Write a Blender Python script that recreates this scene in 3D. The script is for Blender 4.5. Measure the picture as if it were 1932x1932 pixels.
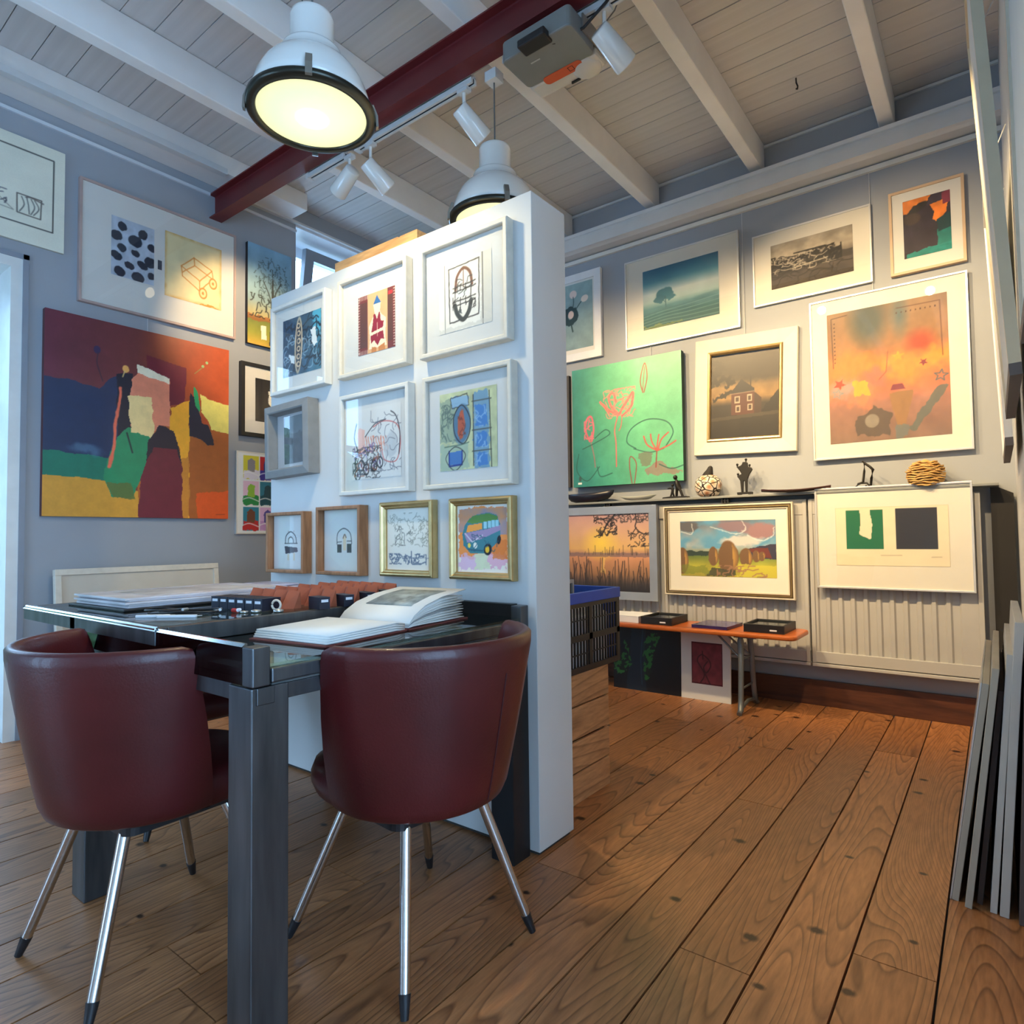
import bpy, bmesh, math, random
import numpy as np
from mathutils import Matrix, Vector

for o in list(bpy.data.objects):
    bpy.data.objects.remove(o)
SC = bpy.context.scene
COL = SC.collection

# ------------------------------------------------------------------ camera
YAW, PITCH, ROLL, FPX = 0.6515, 0.0385, -0.0122, 1197.9
_f = Vector((-math.sin(YAW)*math.cos(PITCH), math.cos(YAW)*math.cos(PITCH), math.sin(PITCH)))
_r = Vector((math.cos(YAW), math.sin(YAW), 0.0)); _u = _r.cross(_f)
_r, _u = _r*math.cos(ROLL)+_u*math.sin(ROLL), _u*math.cos(ROLL)-_r*math.sin(ROLL)
cd = bpy.data.cameras.new('camera'); cam = bpy.data.objects.new('camera', cd); COL.objects.link(cam)
cam.matrix_world = Matrix(((_r.x, _u.x, -_f.x, 0.0), (_r.y, _u.y, -_f.y, 0.0), (_r.z, _u.z, -_f.z, 1.0), (0, 0, 0, 1)))
cd.sensor_fit = 'HORIZONTAL'; cd.sensor_width = 36.0; cd.lens = FPX/1932*36.0
cd.clip_start = 0.02
SC.camera = cam

# ------------------------------------------------------------------ sky, daylight, exposure
SKY = (0.40, 0.66, 1.0)
SKY_STRENGTH = 10.5
wd = bpy.data.worlds.new('sky'); SC.world = wd; wd.use_nodes = True
bg = wd.node_tree.nodes['Background']
bg.inputs[0].default_value = (*SKY, 1); bg.inputs[1].default_value = SKY_STRENGTH
SC.view_settings.view_transform = 'Standard'
SC.view_settings.look = 'None'
SC.view_settings.gamma = 1.0
SC.view_settings.use_curve_mapping = False
SC.view_settings.exposure = 0.0
WARM = (1.0, 0.71, 0.37)

def portal(name, loc, rot, sx, sy):
    l = bpy.data.lights.new(name, 'AREA'); l.shape = 'RECTANGLE'; l.size = sx; l.size_y = sy
    l.cycles.is_portal = True
    o = bpy.data.objects.new(name, l); COL.objects.link(o); o.location = loc; o.rotation_euler = rot
    return o
# daylight enters through the glazed doors and the high window in the left wall and a wide window in the wall to the right of the camera
portal('daylight_portal', (-4.40, 0.33, 1.25), (0, math.radians(-90), 0), 2.4, 1.35)
portal('daylight_portal', (-2.8, -1.94, 1.1), (math.radians(90), 0, 0), 1.25, 2.15)  # portal of the added front door, out of view
portal('daylight_portal', (2.34, -0.42, 1.6), (0, math.radians(90), 0), 2.6, 2.4)
portal('daylight_portal', (-4.42, 3.23, 2.87), (0, math.radians(-90), 0), 0.8, 1.15)

# ------------------------------------------------------------------ materials
def srgb(r, g, b):
    f = lambda c: c/12.92 if c <= 0.04045 else ((c+0.055)/1.055)**2.4
    return (f(r/255), f(g/255), f(b/255))
MATS = {}
def mat(name, col, rough=0.5, metal=0.0, var=0.06, scale=8.0, bump=0.0, bscale=60.0, spec=0.5, coat=0.0, emit=None, estr=0.0, stretch=(1, 1, 1), alpha=None):
    """principled material whose colour is a base colour varied by procedural noise"""
    if name in MATS: return MATS[name]
    m = bpy.data.materials.new(name); m.use_nodes = True; MATS[name] = m
    nt = m.node_tree; b = nt.nodes['Principled BSDF']
    tc = nt.nodes.new('ShaderNodeTexCoord'); mp = nt.nodes.new('ShaderNodeMapping'); mp.inputs['Scale'].default_value = stretch
    nt.links.new(tc.outputs['Object'], mp.inputs[0])
    nz = nt.nodes.new('ShaderNodeTexNoise'); nz.inputs['Scale'].default_value = scale; nz.inputs['Detail'].default_value = 4
    nt.links.new(mp.outputs[0], nz.inputs['Vector'])
    rp = nt.nodes.new('ShaderNodeValToRGB')
    c0 = [max(0, c*(1-var)) for c in col]; c1 = [min(1, c*(1+var)) for c in col]
    rp.color_ramp.elements[0].position = 0.3; rp.color_ramp.elements[1].position = 0.7
    rp.color_ramp.elements[0].color = (*c0, 1); rp.color_ramp.elements[1].color = (*c1, 1)
    nt.links.new(nz.outputs[0], rp.inputs[0]); nt.links.new(rp.outputs[0], b.inputs['Base Color'])
    b.inputs['Roughness'].default_value = rough; b.inputs['Metallic'].default_value = metal
    b.inputs['Specular IOR Level'].default_value = spec; b.inputs['Coat Weight'].default_value = coat
    if bump:
        n2 = nt.nodes.new('ShaderNodeTexNoise'); n2.inputs['Scale'].default_value = bscale; n2.inputs['Detail'].default_value = 3
        nt.links.new(mp.outputs[0], n2.inputs['Vector'])
        bp = nt.nodes.new('ShaderNodeBump'); bp.inputs['Strength'].default_value = bump; bp.inputs['Distance'].default_value = 0.004
        nt.links.new(n2.outputs[0], bp.inputs['Height']); nt.links.new(bp.outputs[0], b.inputs['Normal'])
    if emit:
        b.inputs['Emission Color'].default_value = (*emit, 1); b.inputs['Emission Strength'].default_value = estr
    return m

def wood(name, light, dark, axis='y', rough=0.42, ring=11.0, knots=True, tone=0.22, bump=0.08):
    """sawn softwood: distorted growth rings stretched along the plank, knots, a tone of its own for every plank"""
    if name in MATS: return MATS[name]
    m = bpy.data.materials.new(name); m.use_nodes = True; MATS[name] = m
    nt = m.node_tree; N = nt.nodes; L = nt.links; b = N['Principled BSDF']
    geo = N.new('ShaderNodeNewGeometry'); oi = N.new('ShaderNodeObjectInfo')
    mul = N.new('ShaderNodeVectorMath'); mul.operation = 'SCALE'; mul.inputs[0].default_value = (13.7, 71.3, 37.1)
    L.new(oi.outputs['Random'], mul.inputs['Scale'])
    add = N.new('ShaderNodeVectorMath'); add.operation = 'ADD'
    L.new(geo.outputs['Position'], add.inputs[0]); L.new(mul.outputs[0], add.inputs[1])
    st = {'y': (1, 0.13, 1), 'x': (0.13, 1, 1), 'z': (1, 1, 0.13)}[axis]
    mp = N.new('ShaderNodeMapping'); mp.inputs['Scale'].default_value = st; L.new(add.outputs[0], mp.inputs[0])
    n1 = N.new('ShaderNodeTexNoise'); n1.inputs['Scale'].default_value = 2.6; n1.inputs['Detail'].default_value = 1.6
    L.new(mp.outputs[0], n1.inputs['Vector'])
    m1 = N.new('ShaderNodeMath'); m1.operation = 'MULTIPLY'; m1.inputs[1].default_value = ring; L.new(n1.outputs[0], m1.inputs[0])
    fr = N.new('ShaderNodeMath'); fr.operation = 'FRACT'; L.new(m1.outputs[0], fr.inputs[0])
    rp = N.new('ShaderNodeValToRGB'); E = rp.color_ramp.elements
    E[0].position = 0.0; E[0].color = (*light, 1); E[1].position = 1.0; E[1].color = (*light, 1)
    e = E.new(0.72); e.color = (*[0.78*a+0.22*c for a, c in zip(light, dark)], 1)
    e = E.new(0.90); e.color = (*[0.35*a+0.65*c for a, c in zip(light, dark)], 1)
    L.new(fr.outputs[0], rp.inputs[0])
    n2 = N.new('ShaderNodeTexNoise'); n2.inputs['Scale'].default_value = 95; n2.inputs['Detail'].default_value = 5; L.new(mp.outputs[0], n2.inputs['Vector'])
    mx = N.new('ShaderNodeMix'); mx.data_type = 'RGBA'; mx.blend_type = 'MULTIPLY'
    r2 = N.new('ShaderNodeValToRGB'); r2.color_ramp.elements[0].color = (0.62, 0.58, 0.54, 1); r2.color_ramp.elements[1].color = (1.12, 1.12, 1.12, 1)
    r2.color_ramp.elements[0].position = 0.3; r2.color_ramp.elements[1].position = 0.72
    L.new(n2.outputs[0], r2.inputs[0]); mx.inputs['Factor'].default_value = 0.75
    L.new(rp.outputs[0], mx.inputs['A']); L.new(r2.outputs[0], mx.inputs['B'])
    last = mx.outputs['Result']
    if knots:
        mk = N.new('ShaderNodeMapping'); mk.inputs['Scale'].default_value = {'y': (3.9, 5.2, 1), 'x': (5.2, 3.9, 1), 'z': (4.4, 4.4, 3.0)}[axis]; L.new(add.outputs[0], mk.inputs[0])
        vo = N.new('ShaderNodeTexVoronoi'); vo.voronoi_dimensions = '2D' if axis != 'z' else '3D'; vo.inputs['Scale'].default_value = 1.0; L.new(mk.outputs[0], vo.inputs['Vector'])
        rk = N.new('ShaderNodeValToRGB'); rk.color_ramp.elements[0].position = 0.065; rk.color_ramp.elements[1].position = 0.115
        rk.color_ramp.elements[0].color = (1, 1, 1, 1); rk.color_ramp.elements[1].color = (0, 0, 0, 1)
        sc = N.new('ShaderNodeSeparateColor'); L.new(vo.outputs['Color'], sc.inputs[0])
        gt = N.new('ShaderNodeMath'); gt.operation = 'GREATER_THAN'; gt.inputs[1].default_value = 0.58; L.new(sc.outputs[0], gt.inputs[0])   # only some cells carry a knot
        dv = N.new('ShaderNodeMath'); dv.operation = 'DIVIDE'; L.new(vo.outputs['Distance'], dv.inputs[0])
        sz = N.new('ShaderNodeMapRange'); sz.inputs['To Min'].default_value = 0.55; sz.inputs['To Max'].default_value = 1.25; L.new(sc.outputs[1], sz.inputs['Value']); L.new(sz.outputs[0], dv.inputs[1])
        wb_ = N.new('ShaderNodeMath'); wb_.operation = 'MULTIPLY_ADD'; wb_.inputs[1].default_value = 0.05; L.new(n2.outputs[0], wb_.inputs[0]); L.new(dv.outputs[0], wb_.inputs[2])
        L.new(wb_.outputs[0], rk.inputs[0])
        mk2 = N.new('ShaderNodeMix'); mk2.data_type = 'RGBA'; kf = N.new('ShaderNodeMath'); kf.operation = 'MULTIPLY'; L.new(rk.outputs[0], kf.inputs[0]); L.new(gt.outputs[0], kf.inputs[1]); L.new(kf.outputs[0], mk2.inputs['Factor'])
        L.new(last, mk2.inputs['A']); mk2.inputs['B'].default_value = (*[c*0.35 for c in dark], 1); last = mk2.outputs['Result']
    hs = N.new('ShaderNodeHueSaturation')
    mr = N.new('ShaderNodeMapRange'); mr.inputs['To Min'].default_value = 1-tone; mr.inputs['To Max'].default_value = 1+tone
    L.new(oi.outputs['Random'], mr.inputs['Value']); L.new(mr.outputs[0], hs.inputs['Value'])
    L.new(last, hs.inputs['Color']); L.new(hs.outputs[0], b.inputs['Base Color'])
    b.inputs['Roughness'].default_value = rough
    if bump:
        bp = N.new('ShaderNodeBump'); bp.inputs['Strength'].default_value = bump; bp.inputs['Distance'].default_value = 0.004
        L.new(n2.outputs[0], bp.inputs['Height']); L.new(bp.outputs[0], b.inputs['Normal'])
    return m

def glass_mat(name, tint=(1, 1, 1), rough=0.0, ior=1.45, gain=1.0):
    """thin window/picture glass: Fresnel mix of a clear and a mirror layer"""
    if name in MATS: return MATS[name]
    m = bpy.data.materials.new(name); m.use_nodes = True; MATS[name] = m
    nt = m.node_tree; nt.nodes.remove(nt.nodes['Principled BSDF'])
    tr = nt.nodes.new('ShaderNodeBsdfTransparent'); tr.inputs[0].default_value = (*tint, 1)
    gl = nt.nodes.new('ShaderNodeBsdfGlossy'); gl.inputs['Roughness'].default_value = rough
    fr = nt.nodes.new('ShaderNodeFresnel'); ge = nt.nodes.new('ShaderNodeNewGeometry')
    mr = nt.nodes.new('ShaderNodeMapRange'); mr.inputs['To Min'].default_value = ior; mr.inputs['To Max'].default_value = 1/ior
    nt.links.new(ge.outputs['Backfacing'], mr.inputs['Value']); nt.links.new(mr.outputs[0], fr.inputs[0])   # same Fresnel curve on both faces of the sheet
    mu = nt.nodes.new('ShaderNodeMath'); mu.operation = 'MULTIPLY'; mu.inputs[1].default_value = gain; mu.use_clamp = True
    mx = nt.nodes.new('ShaderNodeMixShader'); nt.links.new(fr.outputs[0], mu.inputs[0]); nt.links.new(mu.outputs[0], mx.inputs[0])
    nt.links.new(tr.outputs[0], mx.inputs[1]); nt.links.new(gl.outputs[0], mx.inputs[2])
    nt.links.new(mx.outputs[0], nt.nodes['Material Output'].inputs[0])
    return m

def paint_mat(name, rough=0.6):
    """pigment: colours come from the brush strokes stored on the picture's own mesh"""
    if name in MATS: return MATS[name]
    m = bpy.data.materials.new(name); m.use_nodes = True; MATS[name] = m
    nt = m.node_tree; b = nt.nodes['Principled BSDF']
    at = nt.nodes.new('ShaderNodeAttribute'); at.attribute_name = 'pigment'
    nz = nt.nodes.new('ShaderNodeTexNoise'); nz.inputs['Scale'].default_value = 90; nz.inputs['Detail'].default_value = 3
    mr = nt.nodes.new('ShaderNodeMapRange'); mr.inputs['To Min'].default_value = 0.93; mr.inputs['To Max'].default_value = 1.07
    hs = nt.nodes.new('ShaderNodeHueSaturation')
    nt.links.new(nz.outputs[0], mr.inputs['Value']); nt.links.new(mr.outputs[0], hs.inputs['Value'])
    nt.links.new(at.outputs['Color'], hs.inputs['Color']); nt.links.new(hs.outputs[0], b.inputs['Base Color'])
    b.inputs['Roughness'].default_value = rough
    return m

# ------------------------------------------------------------------ mesh helpers
class MB:
    """collects simple shapes into one mesh"""
    def __init__(s): s.v = []; s.f = []; s.sm = []
    def add(s, vs, fs, smooth=False):
        k = len(s.v); s.v += [tuple(p) for p in vs]; s.f += [tuple(i+k for i in f) for f in fs]; s.sm += [smooth]*len(fs); return s
    def box(s, x0, x1, y0, y1, z0, z1):
        return s.add([(x0, y0, z0), (x1, y0, z0), (x1, y1, z0), (x0, y1, z0), (x0, y0, z1), (x1, y0, z1), (x1, y1, z1), (x0, y1, z1)],
                     [(3, 2, 1, 0), (4, 5, 6, 7), (0, 1, 5, 4), (1, 2, 6, 5), (2, 3, 7, 6), (3, 0, 4, 7)])
    def tube(s, pts, r, n=10, cap=True):
        pts = [Vector(p) for p in pts]; rr = r if isinstance(r, (list, tuple)) else [r]*len(pts)
        vs = []; up = Vector((0, 0, 1))
        for i, p in enumerate(pts):
            t = (pts[min(i+1, len(pts)-1)]-pts[max(i-1, 0)]).normalized()
            a = t.cross(up)
            if a.length < 1e-3: a = t.cross(Vector((1, 0, 0)))
            a.normalize(); c = t.cross(a)
            vs += [p+(a*math.cos(2*math.pi*k/n)+c*math.sin(2*math.pi*k/n))*rr[i] for k in range(n)]
        fs = [(i*n+k, i*n+(k+1) % n, (i+1)*n+(k+1) % n, (i+1)*n+k) for i in range(len(pts)-1) for k in range(n)]
        s.add(vs, fs, True)
        if cap:
            s.add(vs[:n], [tuple(range(n))]); s.add(vs[-n:], [tuple(range(n))[::-1]])
        return s
    def lathe(s, prof, n=32, c=(0, 0, 0), smooth=True):
        vs = [(c[0]+r*math.cos(2*math.pi*k/n), c[1]+r*math.sin(2*math.pi*k/n), c[2]+z) for r, z in prof for k in range(n)]
        fs = [(i*n+k, i*n+(k+1) % n, (i+1)*n+(k+1) % n, (i+1)*n+k) for i in range(len(prof)-1) for k in range(n)]
        return s.add(vs, fs, smooth)
    def prism(s, poly, a, b, axis='z'):
        """polygon extruded from a to b along an axis; poly gives the other two coordinates in order"""
        def P(p, t): return {'z': (p[0], p[1], t), 'y': (p[0], t, p[1]), 'x': (t, p[0], p[1])}[axis]
        n = len(poly); vs = [P(p, a) for p in poly]+[P(p, b) for p in poly]
        fs = [tuple(range(n))[::-1], tuple(range(n, 2*n))]+[(i, (i+1) % n, n+(i+1) % n, n+i) for i in range(n)]
        return s.add(vs, fs)
    def mesh(s, name):
        me = bpy.data.meshes.new(name); me.from_pydata(s.v, [], s.f)
        me.polygons.foreach_set('use_smooth', s.sm)
        bm = bmesh.new(); bm.from_mesh(me); bmesh.ops.recalc_face_normals(bm, faces=bm.faces); bm.to_mesh(me); bm.free()
        me.update(); return me
    def build(s, name, m, parent=None, bev=0.0, loc=None, rot=None):
        return put(name, s.mesh(name), m, parent, bev, loc, rot)

def put(name, me, m, parent=None, bev=0.0, loc=None, rot=None):
    o = bpy.data.objects.new(name, me); COL.objects.link(o)
    if m is not None:
        if not me.materials: me.materials.append(m)
    if parent is not None: o.parent = parent
    if loc is not None: o.location = loc
    if rot is not None: o.rotation_euler = rot
    if bev:
        b = o.modifiers.new('bevel', 'BEVEL'); b.width = bev; b.segments = 2; b.limit_method = 'ANGLE'
    return o
def tag(o, label, cat, group=None):
    o['label'] = label; o['category'] = cat
    if group: o['group'] = group
    return o
def thing(name, label, cat, loc=(0, 0, 0), rotz=0.0, group=None):
    o = bpy.data.objects.new(name, None); COL.objects.link(o); o.empty_display_size = 0.05
    o.location = loc; o.rotation_euler = (0, 0, rotz)
    return tag(o, label, cat, group)
def struct(o): o['kind'] = 'structure'; return o
def copy_tree(src, parent=None):
    c = src.copy(); COL.objects.link(c); c.parent = parent
    for ch in list(src.children): copy_tree(ch, c)
    return c
def rrect(x0, x1, y0, y1, r, n=5):
    pts = []
    for cx, cy, a0 in ((x1-r, y1-r, 0), (x0+r, y1-r, 90), (x0+r, y0+r, 180), (x1-r, y0+r, 270)):
        pts += [(cx+r*math.cos(math.radians(a0+90*k/n)), cy+r*math.sin(math.radians(a0+90*k/n))) for k in range(n+1)]
    return pts

M_WALL = mat('grey_wall_paint', (0.325, 0.35, 0.385), 0.75, var=0.03, scale=3, bump=0.05, bscale=90)
M_WHITEWALL = mat('white_wall_paint', (0.66, 0.665, 0.65), 0.65, var=0.03, scale=3, bump=0.04, bscale=90)
M_CEIL = mat('white_ceiling_paint', (0.60, 0.59, 0.585), 0.6, var=0.05, scale=5, bump=0.08, bscale=40)
M_JOIST = mat('white_joist_paint', (0.80, 0.79, 0.775), 0.55, var=0.05, scale=4, bump=0.1, bscale=30)
M_DARKGAP = mat('dark_gap', (0.05, 0.045, 0.04), 0.9)
M_TRIM = mat('pale_trim_paint', (0.62, 0.63, 0.63), 0.5, var=0.04)
M_FLOOR = wood('floor_pine', (0.46, 0.195, 0.075), (0.085, 0.027, 0.010), 'y', rough=0.36, ring=80, tone=0.17)
M_PLINTH = wood('plinth_pine', (0.11, 0.038, 0.018), (0.035, 0.012, 0.007), 'x', rough=0.45, tone=0.1)  # pine darkened to hold the shade under the radiators
M_RED = mat('red_beam_paint', (0.135, 0.014, 0.016), 0.42, var=0.15, scale=4, bump=0.05)
M_BLACK = mat('black_plastic', (0.012, 0.012, 0.014), 0.42)
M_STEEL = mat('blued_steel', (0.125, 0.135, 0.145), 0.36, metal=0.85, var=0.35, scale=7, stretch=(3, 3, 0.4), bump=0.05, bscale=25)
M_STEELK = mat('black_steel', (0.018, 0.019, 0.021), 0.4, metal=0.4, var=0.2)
M_CHROME = mat('brushed_chrome', (0.62, 0.61, 0.60), 0.2, metal=1.0, var=0.05, stretch=(1, 1, 20))
M_LEATHER = mat('oxblood_leather', (0.072, 0.007, 0.008), 0.42, var=0.22, scale=5, bump=0.12, bscale=180, coat=0.12)
M_LAMPW = mat('white_enamel', (0.80, 0.80, 0.76), 0.2, var=0.02, coat=0.4)
M_CRATE = wood('crate_pine', (0.60, 0.31, 0.14), (0.22, 0.10, 0.04), 'y', rough=0.6, ring=22, tone=0.12)
M_PINE = wood('raw_pine', (0.62, 0.36, 0.15), (0.30, 0.14, 0.05), 'x', rough=0.55, ring=8, tone=0.05)
M_GLASS = glass_mat('picture_glass', ior=1.40, gain=1.0)
M_TGLASS = glass_mat('table_glass', tint=(0.80, 0.90, 0.87), ior=1.5)
M_WGLASS = glass_mat('window_glass', tint=(0.97, 0.99, 1.0), ior=1.3, gain=0.6)
M_PAINT = paint_mat('pigment', 0.62)
M_OIL = paint_mat('oil_pigment', 0.40)
M_MATW = mat('white_mat_board', (0.69, 0.69, 0.655), 0.85, var=0.015)
M_MATC = mat('cream_mat_board', (0.72, 0.69, 0.60), 0.85, var=0.02)

# ------------------------------------------------------------------ the room
ZC = 3.42
XL, YB, XR, YF, XF = -3.98, 4.05, 0.085, -1.8, 2.2
# floor: pine boards running towards the back wall
fl = MB().box(XL-0.3, XF+0.2, YF-0.2, YB+0.1, -0.06, -0.014).build('floor', M_DARKGAP); struct(fl)
pl = MB().box(0.004, 0.996, 0, 1, -0.014, 0.0).mesh('plank')
PW = 0.1695
ends = {0: (1.716,), 2: (1.494,), 3: (2.45, 0.4), 1: (3.35,), 4: (0.2, 3.1), 5: (1.62, 3.4), 6: (2.83,), 7: (0.7, 3.3), 8: (0.753, 1.23), 9: (2.2,), 10: (0.2, 2.9), 11: (0.76, 2.4), 12: (1.9,), 13: (0.9,), 14: (1.5, 3.0), 15: (0.3, 2.2)}
rng = random.Random(4)
k0 = int(math.floor((XL+0.137)/PW))-1
for k in range(-26, 15):
    x1 = -0.137-PW*k; x0 = x1-PW
    x0c, x1c = max(x0, XL-0.02), min(x1, XF)
    if x1c-x0c < 0.02: continue
    ys = [YF]+sorted(list(ends.get(k, ())) or [rng.uniform(-0.5, 3.2)])+[YB]
    if ys[1]-YF > 2.4: ys.insert(1, YF+rng.uniform(0.6, 1.4))
    for a, b in zip(ys[:-1], ys[1:]):
        o = put('plank', pl, M_FLOOR, fl); o.location = (x0c+0.002, a+0.0015, 0); o.scale = (x1c-x0c-0.004, b-a-0.003, 1)
for k in range(15, 25):
    x1 = -0.137-PW*k; x0 = x1-PW
    x0c, x1c = max(x0, XL-0.02), min(x1, XF)
    if x1c-x0c < 0.02: continue
    ys = [YF, rng.uniform(-0.8, 0.6), rng.uniform(1.2, 3.3), YB]
    for a, b in zip(ys[:-1], ys[1:]):
        o = put('plank', pl, M_FLOOR, fl); o.location = (x0c+0.002, a+0.0015, 0); o.scale = (x1c-x0c-0.004, b-a-0.003, 1)

# ceiling: white boards along x, white joists along y
ce = MB().box(XL-0.3, XF+0.2, YF-0.2, YB+0.2, ZC+0.016, ZC+0.06).build('ceiling', M_DARKGAP); struct(ce)
bd = MB().box(0, 1, 0.0, 1.0, ZC, ZC+0.016).mesh('ceiling_board')
ys = [1.0155-0.149*k for k in range(20)][::-1]
y = 1.0155
while y+0.149 < 2.1: y += 0.149; ys.append(y)
while y+0.1345 < YB: y += 0.1345; ys.append(y)
ys = [v for v in ys if v > YF]; ys = [YF]+ys+[YB]
for a, b in zip(ys[:-1], ys[1:]):
    o = put('ceiling_board', bd, M_CEIL, ce); o.location = (XL, a+0.002, rng.uniform(-0.001, 0.001)); o.scale = (XF-XL, b-a-0.004, 1)
for x in (-3.14, -2.51, -1.81, -1.11, -0.41, 0.28, 0.97, 1.66):
    MB().box(x-0.037, x+0.037, YF, YB-0.005, 3.24, ZC-0.001).build('joist', M_JOIST, ce, bev=0.006)
MB().box(XL+0.001, -3.77, YF, 2.62, 3.30, ZC-0.001).build('joist', M_JOIST, ce, bev=0.004)
MB().box(-3.80, -3.755, YF, 2.03, 3.285, 3.322).build('edge_strip', M_TRIM, ce)

# back wall, cornice box, picture rail, plinth
wb = MB().box(XL-0.3, XR+0.12, YB, YB+0.12, 0, ZC).build('wall_back', M_WALL); struct(wb)
tr = MB().prism([(3.92, 3.205), (3.925, 3.185), (3.935, 3.18), (3.935, 3.165), (3.925, 3.16), (3.925, 3.155), (3.915, 3.15), (3.915, 3.085), (3.935, 3.08), (3.955, 3.072), (YB, 3.072), (YB, 3.205)], XL, XR, 'x').build('trim_1', M_TRIM); struct(tr)
tr = MB().box(XL, XR, 4.028, YB, 3.035, 3.062).build('trim_2', mat('rail_white', (0.70, 0.69, 0.64), 0.5)); struct(tr)
tr = MB().box(XL, XR, 4.035, YB, 3.395, 3.41).build('trim_3', M_TRIM); struct(tr)
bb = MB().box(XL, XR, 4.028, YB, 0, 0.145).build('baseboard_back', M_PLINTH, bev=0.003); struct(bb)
# left wall with a door and a high window
wl = MB()
wl.box(XL-0.34, XL, YF-0.1, -0.38, 0, ZC).box(XL-0.34, XL, -0.38, 1.05, 2.47, ZC).box(XL-0.34, XL, 1.05, 2.667, 0, ZC)
wl.box(XL-0.34, XL, 2.667, 3.80, 0, 2.46).box(XL-0.34, XL, 2.667, 3.80, 3.285, ZC).box(XL-0.34, XL, 3.80, YB+0.12, 0, ZC)
struct(wl.build('wall_left', M_WALL))
struct(MB().box(XL, XL+0.014, YF, 2.03, 3.225, 3.243).box(XL, XL+0.014, 2.11, 2.667, 3.225, 3.243).build('trim_4', mat('rail_blue_white', (0.62, 0.66, 0.70), 0.4)))
struct(MB().box(XL, XL+0.03, 2.11, YB, 3.285, 3.30).build('trim_5', M_TRIM))
M_DW = mat('white_door_paint', (0.72, 0.74, 0.72), 0.4)
d = MB().box(XL-0.32, XL+0.004, 1.0, 1.05, 0, 2.47).box(XL-0.32, XL+0.004, -0.38, -0.33, 0, 2.47).box(XL-0.32, XL+0.004, -0.33, 1.0, 2.42, 2.47).build('door_1', M_DW); struct(d)
MB().box(XL, XL+0.012, 1.05, 1.075, 0, 2.495).box(XL, XL+0.012, -0.40, 1.075, 2.47, 2.495).build('door_architrave', mat('architrave_grey', (0.25, 0.28, 0.33), 0.5), d)
for k, (ya, yb) in enumerate(((-0.328, 0.333), (0.337, 0.998))):
    lf = MB().box(XL-0.30, XL-0.25, ya, ya+0.11, 0.01, 2.415).box(XL-0.30, XL-0.25, yb-0.11, yb, 0.01, 2.415).box(XL-0.30, XL-0.25, ya+0.11, yb-0.11, 2.30, 2.415).box(XL-0.30, XL-0.25, ya+0.11, yb-0.11, 0.01, 0.25).box(XL-0.29, XL-0.26, ya+0.11, yb-0.11, 1.72, 1.77).build('door_leaf', M_DW, d, bev=0.003)
    MB().box(XL-0.278, XL-0.272, ya+0.11, yb-0.11, 0.25, 1.72).build('door_pane', M_WGLASS, lf); MB().box(XL-0.278, XL-0.272, ya+0.11, yb-0.11, 1.77, 2.30).build('door_pane', M_WGLASS, lf)
MB().tube([(XL-0.25, 0.39, 1.02), (XL-0.21, 0.39, 1.02), (XL-0.21, 0.50, 1.02)], 0.009).build('door_handle', M_CHROME, d)
# high window: fixed white frame and a grey hopper sash tilted into the room
M_WF = mat('window_frame_white', (0.72, 0.75, 0.78), 0.4); M_WS = mat('window_sash_grey', (0.24, 0.27, 0.31), 0.45)
w = MB().box(XL-0.34, XL-0.28, 2.667, 2.72, 2.46, 3.285).box(XL-0.34, XL-0.28, 3.75, 3.80, 2.46, 3.285).box(XL-0.34, XL-0.28, 2.72, 3.75, 3.19, 3.285).box(XL-0.34, XL-0.28, 2.72, 3.75, 2.46, 2.52).build('window_1', M_WF); struct(w)
MB().box(XL-0.28, XL-0.001, 2.667, 3.80, 3.270, 3.2849).box(XL-0.28, XL-0.001, 3.785, 3.7999, 2.475, 3.27).box(XL-0.28, XL-0.001, 2.667, 3.80, 2.4601, 2.475).build('window_reveal', M_WF, w)
sash = MB().box(0, 0.05, 0, 0.075, 0, 0.72).box(0, 0.05, 0.80, 0.875, 0, 0.72).box(0, 0.05, 0.075, 0.80, 0.645, 0.72).box(0, 0.05, 0.075, 0.80, 0, 0.07).build('window_sash', M_WS, w, loc=(XL-0.31, 2.86, 2.52), rot=(0, math.radians(9), 0))
MB().box(0.02, 0.026, 0.075, 0.80, 0.07, 0.645).build('window_pane', M_WGLASS, sash)
# right wall: a short return beside the camera, then the room widens
M_RW = M_WHITEWALL
YR = 0.9
wr = MB().box(XR, XR+0.12, YR, YB+0.12, 0, ZC).box(XR+0.12, XF+0.12, YR, YR+0.12, 0, ZC)
wr.box(XF, XF+0.12, YF-0.1, -1.6, 0, ZC).box(XF, XF+0.12, -1.6, 0.76, 0, 0.3).box(XF, XF+0.12, -1.6, 0.76, 2.9, ZC).box(XF, XF+0.12, 0.76, YR, 0, ZC)
struct(wr.build('wall_right', M_RW))
struct(MB().box(XL-0.3, -3.45, YF-0.12, YF, 0, ZC).box(-3.45, -2.15, YF-0.12, YF, 2.2, ZC).box(-2.15, XF+0.12, YF-0.12, YF, 0, ZC).build('wall_front', M_WHITEWALL))
d = struct(MB().box(-3.45, -3.40, YF-0.11, YF-0.01, 0, 2.2).box(-2.20, -2.15, YF-0.11, YF-0.01, 0, 2.2).box(-3.40, -2.20, YF-0.11, YF-0.01, 2.15, 2.2).build('added_door', M_DW))  # unseen glazed front door, added to send blue daylight onto the partition
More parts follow.
